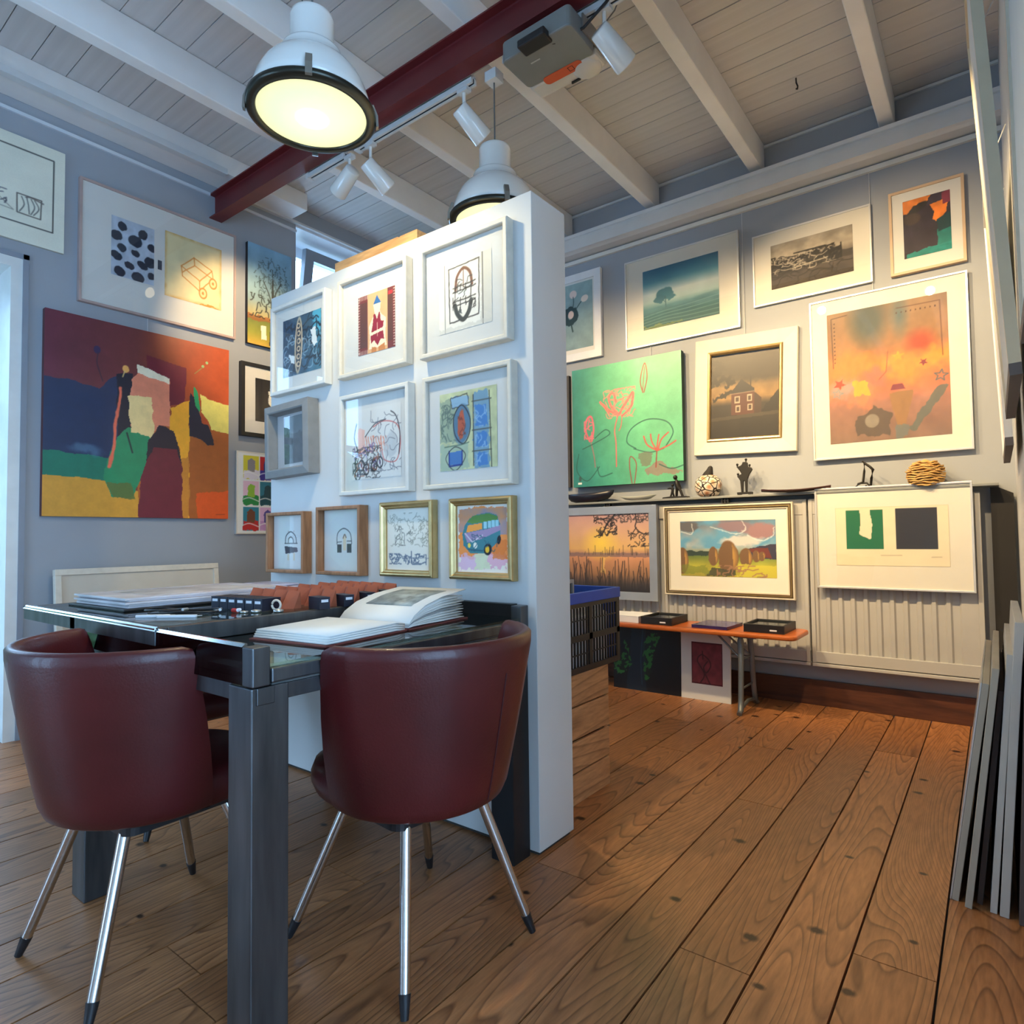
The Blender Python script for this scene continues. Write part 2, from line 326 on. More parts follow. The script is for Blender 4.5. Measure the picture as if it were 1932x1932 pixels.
for xa in (-3.398, -2.798):
    lf = MB().box(xa, xa+0.08, YF-0.08, YF-0.03, 0.01, 2.145).box(xa+0.516, xa+0.596, YF-0.08, YF-0.03, 0.01, 2.145).box(xa+0.08, xa+0.516, YF-0.08, YF-0.03, 2.05, 2.145).box(xa+0.08, xa+0.516, YF-0.08, YF-0.03, 0.01, 0.12).build('door_leaf', M_DW, d)
    MB().box(xa+0.08, xa+0.516, YF-0.058, YF-0.052, 0.12, 2.05).build('door_pane', M_WGLASS, lf)
m = MB().box(XF+0.02, XF+0.10, -1.6, 0.76, 0.3, 0.36).box(XF+0.02, XF+0.10, -1.6, 0.76, 2.84, 2.9)
for i in range(4):
    ya = -1.6+(2.36-0.06)*i/3; m.box(XF+0.02, XF+0.10, ya, ya+0.06, 0.36, 2.84)
w = struct(m.build('window_2', M_WF))
for i in range(3):
    ya = -1.6+2.30*i/3+0.06; yb = -1.6+2.30*(i+1)/3
    MB().box(XF+0.055, XF+0.061, ya, yb, 0.36, 2.84).build('window_pane', M_WGLASS, w)

# red steel I-beam across the room
bm_ = MB().prism([(2.03, 3.08), (2.112, 3.08), (2.112, 3.0875), (2.076, 3.089), (2.0745, 3.097), (2.0745, 3.223), (2.076, 3.231), (2.112, 3.2325), (2.112, 3.24), (2.03, 3.24), (2.03, 3.2325), (2.066, 3.231), (2.0675, 3.223), (2.0675, 3.097), (2.066, 3.089), (2.03, 3.0875)], XL, XF, 'x').build('steel_beam', M_RED)
tag(bm_, 'dark red painted steel I-beam crossing under the white ceiling joists', 'beam')

# white freestanding partition
pa = thing('display_partition', 'white freestanding partition wall hung with ten framed prints', 'partition', (-1.91, 1.75, 0))
MB().box(-0.745, 0.745, -0.1, 0.1, 0.012, 2.122).build('panel', M_WHITEWALL, pa, bev=0.002)
MB().box(-0.735, 0.735, -0.09, 0.09, 0, 0.012).build('foot_strip', M_DARKGAP, pa)
tb = MB().prism([(-2.195, 2.122), (-1.70, 2.122), (-1.70, 2.164), (-1.792, 2.164), (-1.80, 2.161), (-1.808, 2.166), (-2.195, 2.166)], 1.66, 1.76, 'y').build('timber_batten', M_PINE, bev=0.002)
tag(tb, 'raw pine batten lying on top of the white partition', 'timber')

# a clipped hedge and gravel outside the glazed doors
gd = MB().box(-9.5, XL-0.36, -5.5, 5.5, -0.12, -0.06).build('gravel_path', mat('gravel', (0.30, 0.29, 0.27), 0.9, var=0.3, scale=30)); struct(gd)
rg = np.random.RandomState(2); n, k = 60, 26; vs = []; fs = []
for i in range(n):
    for j in range(k):
        vs.append((-7.2+0.22*rg.rand()+0.5*max(0, j/k-0.75), -4.5+9.0*i/(n-1)+0.08*rg.rand(), -0.06+1.75*j/(k-1)+0.12*rg.rand()*(j > 0)))
for i in range(n-1):
    for j in range(k-1): fs.append((i*k+j, (i+1)*k+j, (i+1)*k+j+1, i*k+j+1))
hg = MB().add(vs, fs).build('hedge', mat('hedge_leaves', (0.07, 0.14, 0.045), 0.7, var=0.8, scale=14)); so = hg.modifiers.new('depth', 'SOLIDIFY'); so.thickness = 0.7; so.offset = -1
tag(hg, 'green hedge outside the glazed doors, seen only as a reflection in picture glass', 'hedge'); hg['kind'] = 'stuff'

# ------------------------------------------------------------------ lamps
def add_spot(name, loc, target, power, angle, blend=0.6, radius=0.03, col=WARM):
    l = bpy.data.lights.new(name, 'SPOT'); l.energy = power; l.color = col; l.spot_size = math.radians(angle); l.spot_blend = blend; l.shadow_soft_size = radius
    o = bpy.data.objects.new(name, l); COL.objects.link(o); o.location = loc
    o.rotation_euler = (Vector(target)-Vector(loc)).to_track_quat('-Z', 'Y').to_euler()
    return o

def diffuser_mat():
    m = bpy.data.materials.new('lit_diffuser'); m.use_nodes = True; nt = m.node_tree; b = nt.nodes['Principled BSDF']
    tc = nt.nodes.new('ShaderNodeTexCoord'); ln = nt.nodes.new('ShaderNodeVectorMath'); ln.operation = 'LENGTH'
    mp = nt.nodes.new('ShaderNodeMapping'); mp.inputs['Scale'].default_value = (1, 1, 0)
    nt.links.new(tc.outputs['Object'], mp.inputs[0]); nt.links.new(mp.outputs[0], ln.inputs[0])
    rp = nt.nodes.new('ShaderNodeValToRGB'); E = rp.color_ramp.elements
    E[0].position = 0.035; E[0].color = (3.2, 3.1, 2.6, 1); E[1].position = 0.19; E[1].color = (0.88, 0.88, 0.42, 1)
    e = E.new(0.055); e.color = (0.86, 0.89, 0.66, 1); e = E.new(0.12); e.color = (0.74, 0.78, 0.55, 1)
    nt.links.new(ln.outputs['Value'], rp.inputs[0]); nt.links.new(rp.outputs[0], b.inputs['Emission Color'])
    b.inputs['Emission Strength'].default_value = 1.0; b.inputs['Base Color'].default_value = (0.4, 0.4, 0.3, 1); b.inputs['Roughness'].default_value = 0.3
    return m
M_DIFF = diffuser_mat()
M_RING = mat('lamp_ring_bronze', (0.05, 0.05, 0.04), 0.3, metal=0.8)
def pendant(label, x, y, ztop, zhang, tilt=(0, 0)):
    t = thing('pendant_lamp', label, 'lamp', (x, y, ztop-0.33), group='white industrial pendant lamps')
    prof = [(0.0, 0.330), (0.056, 0.329), (0.068, 0.320), (0.070, 0.308), (0.070, 0.212), (0.074, 0.206), (0.094, 0.201), (0.098, 0.192), (0.101, 0.168), (0.112, 0.162), (0.132, 0.146), (0.155, 0.118), (0.173, 0.083), (0.185, 0.045), (0.191, 0.010), (0.183, 0.010), (0.170, 0.070), (0.13, 0.13), (0.06, 0.17), (0, 0.18)]
    MB().lathe(prof, 48).build('lamp_shade', M_LAMPW, t)
    MB().lathe([(0.180, 0.012), (0.198, 0.012), (0.204, 0.006), (0.204, -0.006), (0.198, -0.012), (0.176, -0.014), (0.172, -0.008), (0.172, 0.0), (0.180, 0.012)], 64).build('lamp_ring', M_RING, t)
    MB().lathe([(0.178, -0.004), (0.14, -0.011), (0.09, -0.016), (0.04, -0.019), (0.0, -0.020)], 48).build('diffuser', M_DIFF, t)
    for a in (52, 142, 232, 322):
        c, s = math.cos(math.radians(a)), math.sin(math.radians(a))
        clip = MB().prism([(0.186, 0.052), (0.196, 0.055), (0.210, 0.02), (0.212, -0.016), (0.204, -0.019), (0.203, 0.014), (0.186, 0.046)], -0.010, 0.010, 'y')
        clip.build('ring_clip', mat('clip_steel', (0.32, 0.31, 0.27), 0.35, metal=0.8), t, rot=(0, 0, math.radians(a)))
    MB().tube([(0, 0, 0.325), (0, 0, zhang-(ztop-0.33))], 0.0035, 8).build('cord', mat('grey_cord', (0.14, 0.14, 0.14), 0.6), t)
    l = add_spot('pendant_bulb', (x, y, ztop-0.36), (x, y, 0), PEND_W, 165, 0.5, 0.045, (1.0, 0.83, 0.50)); return t
PEND_W = 52
p1 = pendant('large white enamel pendant lamp nearest the camera, glowing above the steel table', -1.73, 1.22, 2.716, 3.415)
MB().tube([(0, 0, 0.33), (-0.035, 0.0, 0.36), (-0.07, 0, 0.45), (-0.10, 0, 0.8)], 0.0025, 6).build('cord', MATS['grey_cord'], p1)
p2 = pendant('white enamel pendant lamp hanging from the red beam behind the partition', -1.70, 2.137, 2.713, 3.035)
MB().box(-0.03, 0.03, -0.028, 0.028, 0.62, 0.665).build('ceiling_hook_box', M_TRIM, p2)

# white lighting track under the beam and its spotlights
for i, (x0, x1) in enumerate(((-3.05, -2.73), (-2.62, -1.82), (-1.62, 0.6))):
    tk = thing('lighting_track', ['short white lighting track under the far end of the red beam', 'white lighting track under the red beam between the two pendant lamps', 'white lighting track under the red beam beside the projector'][i], 'track', (x0, 2.14, 3.055))
    MB().box(0, x1-x0, -0.018, -0.006, 0, 0.03).box(0, x1-x0, 0.006, 0.018, 0, 0.03).box(0, x1-x0, -0.018, 0.018, 0.026, 0.034).build('rail', M_TRIM, tk)
    MB().box(0.004, x1-x0-0.004, -0.0055, 0.0055, 0.004, 0.025).build('slot', M_BLACK, tk)
    MB().box(-0.02, 0.004, -0.02, 0.02, -0.004, 0.036).build('end_cap', M_TRIM, tk)
    MB().box(0.0, x1-x0, -0.035, 0.012, 0.0345, 0.0395).build('mounting_strip', M_TRIM, tk)
M_SPOTB = mat('lit_bulb', (0.9, 0.8, 0.6), 0.4, emit=(1.0, 0.78, 0.42), estr=6.0)
def track_spot(label, x, target, stem, power, angle, lit=True, side=0.0):
    """white tube spotlight: stem down from the track, tube aimed at the target"""
    t = thing('track_spotlight', label, 'spotlight', (x, 2.14, 3.05), group='white track spotlights')
    MB().box(-0.03, 0.03, -0.016, 0.016, -0.012, 0.006).build('adapter', M_TRIM, t)
    MB().tube([(0, 0, 0), (0, 0, -stem)], 0.008, 10).build('stem', M_LAMPW, t)
    d = (Vector(target)-Vector((x, 2.14, 3.05-stem))).normalized()
    q = d.to_track_quat('Z', 'Y')
    b = MB().lathe([(0, -0.035), (0.036, -0.035), (0.040, -0.030), (0.048, 0.125), (0.048, 0.13), (0.044, 0.13), (0.040, 0.09), (0, 0.085)], 32).build('tube', M_LAMPW, t, loc=(0, 0, -stem-0.012))
    b.rotation_euler = q.to_euler()
    MB().lathe([(0.0405, 0.100), (0.02, 0.094), (0, 0.093)], 24).build('bulb', M_SPOTB if lit else MATS['white_enamel'], b)
    if lit:
        p = Vector((x, 2.14, 3.05-stem-0.012))+d*0.135
        add_spot('spot_bulb', p, target, power, angle, 0.7, 0.03)
    return t
SPW = 190
track_spot('leftmost white track spotlight, aimed down at the left wall', -2.70, (-3.98, 2.25, 2.35), 0.085, SPW*0.55, 52)
track_spot('white track spotlight beside the near pendant lamp, aimed at the back wall', -2.53, (-2.1, 4.05, 1.5), 0.11, SPW*0.8, 70)
track_spot('white track spotlight hanging between the two pendant lamps', -1.88, (-1.35, 4.05, 1.55), 0.10, SPW, 70)
track_spot('white track spotlight beside the projector with a glowing warm rim', -1.15, (-0.45, 4.05, 1.75), 0.10, SPW, 72)
track_spot('white track spotlight at the near end of the track, outside the view', -0.35, (-0.30, 4.05, 1.30), 0.10, SPW*0.9, 70)

# short-throw projector under the beam
pj = thing('projector', 'grey and white projector with an orange sticker hung beside the red beam', 'projector', (-1.395, 2.16, 2.95))
M_PJG = mat('projector_grey', (0.20, 0.21, 0.205), 0.45); M_PJW = mat('projector_white', (0.62, 0.61, 0.57), 0.4)
MB().prism(rrect(-0.165, 0.165, -0.15, 0.045, 0.02), 0.0, 0.085, 'z').build('housing', M_PJG, pj, bev=0.006)
MB().prism([(0.046, 0.001), (0.135, 0.006), (0.16, 0.03), (0.165, 0.075), (0.046, 0.085)], -0.165, 0.165, 'x').build('front_hood', M_PJW, pj, bev=0.012)
MB().lathe([(0, -0.012), (0.045, -0.011), (0.062, -0.002), (0.066, 0.02), (0.066, 0.05)], 32, (0.095, 0.10, 0.006)).build('lens_bulge', M_PJW, pj)
MB().prism(rrect(-0.085, 0.10, 0.028, 0.075, 0.018), -0.0025, 0.0015, 'z').build('orange_sticker', mat('orange_sticker', (0.62, 0.10, 0.03), 0.5), pj)
st = pj.children[-1]
MB().box(0.035, 0.06, 0.038, 0.0405, -0.0032, -0.0026).box(0.035, 0.06, 0.061, 0.0635, -0.0032, -0.0026).box(0.035, 0.038, 0.0405, 0.061, -0.0032, -0.0026).box(0.057, 0.06, 0.0405, 0.061, -0.0032, -0.0026).build('sticker_symbol', mat('sticker_ink', (0.10, 0.015, 0.01), 0.6), st)
MB().prism(rrect(0.0, 0.045, 0.128, 0.136, 0.004), -0.001, 0.01, 'z').build('sensor_slot', M_BLACK, pj)
MB().box(-0.07, -0.025, -0.075, -0.069, -0.0012, 0.0).build('logo', mat('logo_grey', (0.45, 0.45, 0.44), 0.5), pj)
MB().box(-0.06, 0.07, -0.185, -0.12, -0.01, 0.022).build('connector_block', M_BLACK, pj, bev=0.006)
MB().box(0.166, 0.172, -0.06, 0.13, 0.03, 0.10).build('side_bracket', mat('bracket_grey', (0.30, 0.29, 0.27), 0.5, metal=0.5), pj)
MB().tube([(-0.04, -0.02, 0.08), (-0.04, -0.02, 0.135)], 0.02, 12).build('ceiling_mount', M_TRIM, pj)
cb = MB().tube([(-1.40, 2.03, 2.96), (-1.33, 2.06, 2.955), (-1.22, 2.10, 2.985), (-1.12, 2.12, 3.06), (-1.05, 2.16, 3.2), (-1.03, 2.16, 3.30)], 0.006, 10).build('power_cable', M_BLACK)
tag(cb, 'thick black cable looping from the projector up towards the ceiling', 'cable')
cb = MB().tube([(-1.222, 2.20, 3.02), (-1.12, 2.17, 3.05), (-1.05, 2.14, 3.12), (-1.0, 2.10, 3.30)], 0.0028, 8).build('thin_cable', MATS['grey_cord'])
tag(cb, 'thin grey cable rising from the side of the projector', 'cable')
hk = MB().tube([(-0.77, 3.55, 3.42), (-0.77, 3.55, 3.395), (-0.765, 3.56, 3.38), (-0.77, 3.575, 3.375), (-0.778, 3.585, 3.385)], 0.004, 8).build('ceiling_hook', M_BLACK)
tag(hk, 'small black screw hook in the white ceiling boards', 'hook')

# ------------------------------------------------------------------ steel and glass display table
tb = thing('display_table', 'blued steel and glass display table against the white partition', 'table', (-1.68, 1.17, 0))
TX0, TX1, TY0, TY1 = -0.49, 0.49, -0.47, 0.47
for lx, ly in ((TX1-0.092, TY0), (TX1-0.092, TY1-0.085), (TX0+0.045, TY0), (TX0+0.045, TY1-0.085)):
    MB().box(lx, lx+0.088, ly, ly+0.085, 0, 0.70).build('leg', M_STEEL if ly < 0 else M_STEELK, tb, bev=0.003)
for ya in (TY0+0.01, TY1-0.05): MB().box(TX0, TX1, ya, ya+0.04, 0.665, 0.70).build('side_rail', M_STEEL, tb, bev=0.002)
for xa in (TX1-0.05, TX0+0.012): MB().box(xa, xa+0.038, TY0+0.05, TY1-0.05, 0.665, 0.698).build('end_rail', M_STEEL, tb, bev=0.002)
MB().box(TX0+0.012, TX1-0.012, TY0+0.05, TY1-0.05, 0.699, 0.703).build('tray_floor', mat('vitrine_felt', (0.10, 0.105, 0.10), 0.9), tb)
MB().box(TX1-0.028, TX1-0.004, TY0+0.045, TY1-0.03, 0.704, 0.735).build('front_channel', M_STEEL, tb, bev=0.004)
for cx, cy in ((TX1-0.04, TY0), (TX1-0.04, TY1-0.04), (TX0, TY0), (TX0, TY1-0.04)):
    MB().box(cx, cx+0.04, cy, cy+0.04, 0.702, 0.782).build('corner_post', M_STEEL, tb, bev=0.003)
MB().box(TX0+0.04, TX1-0.04, TY0+0.002, TY0+0.010, 0.703, 0.781).build('glass_apron', glass_mat('smoked_glass', tint=(0.16, 0.17, 0.22), ior=1.55), tb)
MB().prism([(TY0, 0.7812), (TY0+0.012, 0.7812), (TY0+0.012, 0.7872), (TY0+0.007, 0.7872)], TX0+0.04, TX1-0.04, 'x').build('polished_edge', mat('polished_edge', (0.55, 0.60, 0.62), 0.12, metal=1.0), tb)
MB().box(TX0+0.04, TX1-0.04, TY1-0.03, TY1-0.004, 0.703, 0.785).build('back_rim', M_STEELK, tb, bev=0.002)
MB().box(TX0+0.005, TX1-0.005, TY0+0.042, TY1-0.032, 0.737, 0.745).build('glass_top', M_TGLASS, tb)
MB().box(0.18, 0.36, -0.40, -0.22, 0.7035, 0.712).build('picture_reflection', M_MATW, tb)  # pale board put in for a wall picture mirrored in the glass
# the raised sliding tray, pushed out to the left
ty = thing('display_tray', 'raised steel framed glass tray slid to the left end of the display table', 'tray', (-2.10, 1.16, 0.746))
for ya in (-0.46, 0.43): MB().box(-0.48, 0.48, ya, ya+0.03, 0, 0.042).build('long_rail', M_STEEL, ty, bev=0.002)
for xa in (0.455, -0.48): MB().box(xa, xa+0.025, -0.43, 0.43, 0, 0.042).build('end_rail', M_STEEL, ty, bev=0.002)
MB().box(-0.455, 0.455, -0.43, 0.43, 0.036, 0.0425).build('glass_top', M_TGLASS, ty)
MB().box(-0.455, 0.455, -0.43, 0.43, 0.004, 0.008).build('tray_floor', MATS['vitrine_felt'], ty)
MB().prism([(-0.463, 0.036), (-0.4605, 0.036), (-0.4605, 0.0422), (-0.448, 0.0422), (-0.448, 0.0455), (-0.4535, 0.0455)], -0.48, 0.48, 'x').build('polished_edge', MATS['polished_edge'], ty)
ZT = 0.7886

# ------------------------------------------------------------------ leather tub chairs
def shell_mesh():
    ss = np.linspace(-1, 1, 44); zs = [0.366, 0.372, 0.395, 0.45, 0.52, 0.60, 0.68, 0.735, 0.757, 0.765]
    vs = []; NR = 2*len(zs)
    for s in ss:
        e = min(1.0, (1-abs(s))/0.05)                            # rounded free ends
        th = 0.036*(0.55+0.45*math.sqrt(max(0.0, 1-(1-e)**2))); ring = []
        for side in (0, 1):
            for i, z in (list(enumerate(zs)) if side == 0 else list(enumerate(zs))[::-1]):
                k = max(0.0, min(1.0, (z-0.37)/0.395)); r = 0.222+0.078*k**0.85
                a = s*math.radians(103-21*k)                      # the arms reach further forward at the bottom
                inset = {0: 0.012, 1: 0.004, len(zs)-2: 0.003, len(zs)-1: 0.012}.get(i, 0)
                rr = r-inset if side == 0 else r-th+inset
                zz = 0.37+(z-0.37)*(1-0.015*(1-e)**2)
                ring.append((rr*math.sin(a), -rr*math.cos(a)*0.98-0.015, zz))
        vs += ring
    fs = [(i*NR+k, i*NR+(k+1) % NR, (i+1)*NR+(k+1) % NR, (i+1)*NR+k) for i in range(len(ss)-1) for k in range(NR)]
    m = MB().add(vs, fs, True)
    m.add(vs[:NR], [tuple(range(NR))], True); m.add(vs[-NR:], [tuple(range(NR))[::-1]], True)
    return m
def seat_mesh():
    prof = [(0.0, 0.355), (0.5, 0.353), (0.85, 0.356), (0.95, 0.366), (1.0, 0.392), (1.0, 0.412), (0.96, 0.436), (0.86, 0.450), (0.5, 0.458), (0.0, 0.46)]
    n = 48; vs = []
    for r, z in prof:
        for k in range(n):
            a = 2*math.pi*k/n; c, s = math.cos(a), math.sin(a)
            p = 2.6; q = (abs(c)**p+abs(s)**p)**(-1/p)
            vs.append((0.215*r*q*c, 0.035+(0.235 if s > 0 else 0.205)*r*q*s, z))
    fs = [(i*n+k, i*n+(k+1) % n, (i+1)*n+(k+1) % n, (i+1)*n+k) for i in range(len(prof)-1) for k in range(n)]
    return MB().add(vs, fs, True)
def make_chair():
    t = thing('tub_chair', 'x', 'chair', group='oxblood leather tub chairs')
    sh = shell_mesh().build('backrest', M_LEATHER, t)
    seat_mesh().build('seat', M_LEATHER, t)
    MB().prism(rrect(-0.15, 0.15, -0.13, 0.17, 0.03), 0.335, 0.356, 'z').build('seat_base', M_BLACK, t)
    for sx, sy, fx, fy in ((-1, -1, 0.200, -0.22), (1, -1, 0.200, -0.22), (-1, 1, 0.227, 0.22), (1, 1, 0.227, 0.22)):
        top = Vector((sx*0.115, sy*0.115, 0.345)); ft = Vector((sx*fx, fy, 0.0))
        cut = ft.lerp(top, 0.13)
        lg = MB().tube([top, cut], [0.0135, 0.012], 14).build('leg', M_CHROME, t)
        MB().tube([cut, ft+Vector((0, 0, 0.002))], [0.0132, 0.0085], 12).build('foot_cap', M_BLACK, lg)
    return t
ch = make_chair(); ch.location = (-1.72, 0.745, 0); ch.rotation_euler = (0, 0, math.radians(1.5))
ch['label'] = 'oxblood leather tub chair at the lower left, in front of the table'
c2 = copy_tree(ch); c2.location = (-1.205, 1.155, 0); c2.rotation_euler = (0, 0, math.radians(84))
c2['label'] = 'oxblood leather tub chair at the right end of the table, seen from behind'
a = math.radians(8); pts = []
for i in range(12):
    z = 0.385+0.30*i/11; r = 0.222+0.078*((z-0.37)/0.395)**0.85+0.0006
    pts.append((r*math.sin(a), -r*math.cos(a)*0.98-0.015, z))
MB().tube(pts, 0.0016, 6).build('seam', mat('seam_thread', (0.05, 0.006, 0.008), 0.6), [o for o in c2.children if o.name.startswith('backrest')][0])
c3 = copy_tree(ch); c3.location = (-2.50, 1.19, 0); c3.rotation_euler = (0, 0, math.radians(-90))
c3['label'] = 'shaded leather tub chair on the far side of the table, mostly hidden'

# ------------------------------------------------------------------ radiators, ledge and the things on it
M_RAD = mat('radiator_enamel', (0.43, 0.42, 0.40), 0.45, var=0.03)
def radiator(label, x0, x1):
    t = thing('radiator', label, 'radiator', ((x0+x1)/2, 3.985, 0.24), group='ribbed panel radiators')
    w = (x1-x0)/2
    prof = [(-w, 0.0)]; x = -w+0.03; P = 0.0625
    prof = [(-w, 0.0), (-w+0.028, 0.0)]
    while x+P < w-0.03:
        prof += [(x+0.006, 0.0), (x+0.014, 0.011), (x+0.044, 0.011), (x+0.052, 0.0)]; x += P
    prof += [(w, 0.0)]
    m = MB(); n = len(prof); zb, zt = 0.085, 0.865
    vs = [(a, -0.03+b, zb) for a, b in prof]+[(a, -0.03+b, zt) for a, b in prof]
    m.add(vs, [(i, i+1, n+i+1, n+i) for i in range(n-1)]); m.build('ribbed_front', M_RAD, t)
    MB().box(-w, w, -0.033, -0.012, zt, 0.955).build('top_band', M_RAD, t, bev=0.003)
    MB().box(-w, w, -0.036, -0.012, 0.022, zb).box(-w, w, -0.042, -0.012, 0.0, 0.018).build('bottom_band', M_RAD, t, bev=0.003)
    MB().box(-w, w, -0.012, 0.03, 0.01, 0.95).build('core', M_RAD, t)
    for a in (-w, w-0.022): MB().box(a, a+0.022, -0.037, -0.0305, 0.02, 0.95).build('end_strip', M_RAD, t, bev=0.002)
    for a in (-w*0.7, w*0.7): MB().box(a-0.02, a+0.02, 0.03, 0.064, 0.1, 0.9).build('wall_bracket', M_RAD, t)
    return t
radiator('grey ribbed radiator behind the orange bench, under the haystack picture', -2.46, -0.872)
radiator('grey ribbed radiator in the corner, under the green and black print', -0.862, -0.062)
M_LEDGE = mat('ledge_grey_green', (0.23, 0.245, 0.24), 0.4)
sh = MB().box(-2.75, 0.015, 3.9125, 4.049, 1.222, 1.236).build('wall_ledge', M_LEDGE, bev=0.002)
tag(sh, 'long grey ledge above the radiators carrying small sculptures', 'shelf')
bd_ = MB().prism([(-0.02, 0.0), (0.072, 0.0), (0.072, 1.185), (0.012, 1.218), (-0.02, 1.218)], 4.0, 4.03, 'y').build('dark_board', mat('dark_board', (0.014, 0.013, 0.013), 0.8))
tag(bd_, 'dark grey board standing in the corner beside the radiator', 'board')
for i, x in enumerate((-2.16, -1.335)):
    c = thing('picture_clamp', ['black clamp under the ledge above the sunset painting', 'black clamp under the ledge above the haystack picture'][i], 'clamp', (x, 3.938, 1.197), group='black picture clamps')
    for s in (-1, 0, 1):
        MB().box(s*0.018-0.006, s*0.018+0.006, -0.012, 0.012, -0.004, 0.024).build('jaw', M_BLACK, c, bev=0.002)
    MB().box(-0.026, 0.026, -0.008, 0.008, 0.006, 0.014).build('bar', M_BLACK, c)
ZS = 1.2365
M_BRONZE = mat('dark_bronze', (0.018, 0.016, 0.014), 0.45, metal=0.3, var=0.3)
# dark boat-shaped bowl
n = 30; outl = [(0.19*math.cos(2*math.pi*k/n)*(1+0.12*math.cos(2*math.pi*k/n)), 0.06*math.sin(2*math.pi*k/n)) for k in range(n)]
m = MB()
rings = [(0.55, 0.0), (0.82, 0.012), (0.96, 0.035), (1.0, 0.062), (0.95, 0.062), (0.85, 0.03), (0.5, 0.012)]
vs = [(p[0]*s, p[1]*s, z+0.015*max(0, p[0]/0.19)**2*s) for s, z in rings for p in outl]
m.add(vs, [(i*n+k, i*n+(k+1) % n, (i+1)*n+(k+1) % n, (i+1)*n+k) for i in range(len(rings)-1) for k in range(n)], True)
m.add([(p[0]*0.55, p[1]*0.55, 0.0) for p in outl], [tuple(range(n))]); m.add([(p[0]*0.5, p[1]*0.5, 0.012) for p in outl], [tuple(range(n))])
tag(m.build('boat_bowl', mat('blue_black_glaze', (0.012, 0.014, 0.028), 0.3), loc=(-2.33, 3.955, ZS)), 'dark blue boat-shaped bowl at the left of the ledge', 'bowl')
# pale shallow dish
n = 32; m = MB(); rings = [(0.45, 0.0), (0.7, 0.006), (1.0, 0.026), (0.97, 0.028), (0.68, 0.010), (0.4, 0.005)]
vs = [(0.135*s*math.cos(2*math.pi*k/n), 0.06*s*math.sin(2*math.pi*k/n), z+0.004*math.cos(4*math.pi*k/n)*s) for s, z in rings for k in range(n)]
m.add(vs, [(i*n+k, i*n+(k+1) % n, (i+1)*n+(k+1) % n, (i+1)*n+k) for i in range(len(rings)-1) for k in range(n)], True)
m.add(vs[:n], [tuple(range(n))]); m.add(vs[-n:], [tuple(range(n))])
tag(m.build('shallow_dish', mat('pale_green_glaze', (0.46, 0.48, 0.43), 0.35), loc=(-1.935, 3.95, ZS)), 'shallow pale grey-green dish on the ledge below the lotus painting', 'dish')
# bronze walking couple
t = thing('figure_pair', 'small dark bronze of two walking figures on a flat base', 'sculpture', (-1.66, 3.95, ZS))
MB().prism([(-0.085, 0), (0.085, 0), (0.08, 0.010), (-0.02, 0.013), (-0.08, 0.008)], -0.03, 0.03, 'y').build('base', M_BRONZE, t)
a = MB().tube([(0.045, 0, 0.008), (0.03, 0, 0.05), (0.01, 0, 0.075), (0.005, 0, 0.11), (0.003, 0, 0.122)], [0.008, 0.009, 0.014, 0.013, 0.006], 10)
a.tube([(-0.002, 0.01, 0.008), (0.003, 0.005, 0.045), (0.01, 0, 0.075)], [0.008, 0.009, 0.012], 10).tube([(0.012, 0, 0.11), (0.022, 0.01, 0.085), (0.03, 0.012, 0.06)], [0.008, 0.006, 0.005], 8)
a.lathe([(0, -0.016), (0.010, -0.012), (0.015, 0.0), (0.012, 0.012), (0, 0.017)], 14, (-0.003, 0, 0.136)); a.build('tall_figure', M_BRONZE, t)
a = MB().tube([(-0.015, 0.004, 0.008), (-0.022, 0.0, 0.035), (-0.024, 0, 0.06), (-0.024, 0, 0.075)], [0.006, 0.007, 0.010, 0.006], 10)
a.tube([(-0.038, -0.004, 0.008), (-0.03, 0, 0.035), (-0.025, 0, 0.052)], [0.006, 0.006, 0.008], 8).tube([(-0.02, 0, 0.068), (-0.045, 0, 0.068), (-0.058, 0, 0.066)], [0.006, 0.005, 0.003], 8)
a.lathe([(0, -0.010), (0.008, -0.006), (0.010, 0.0), (0.008, 0.007), (0, 0.010)], 12, (-0.023, 0, 0.086)); a.build('small_figure', M_BRONZE, t)
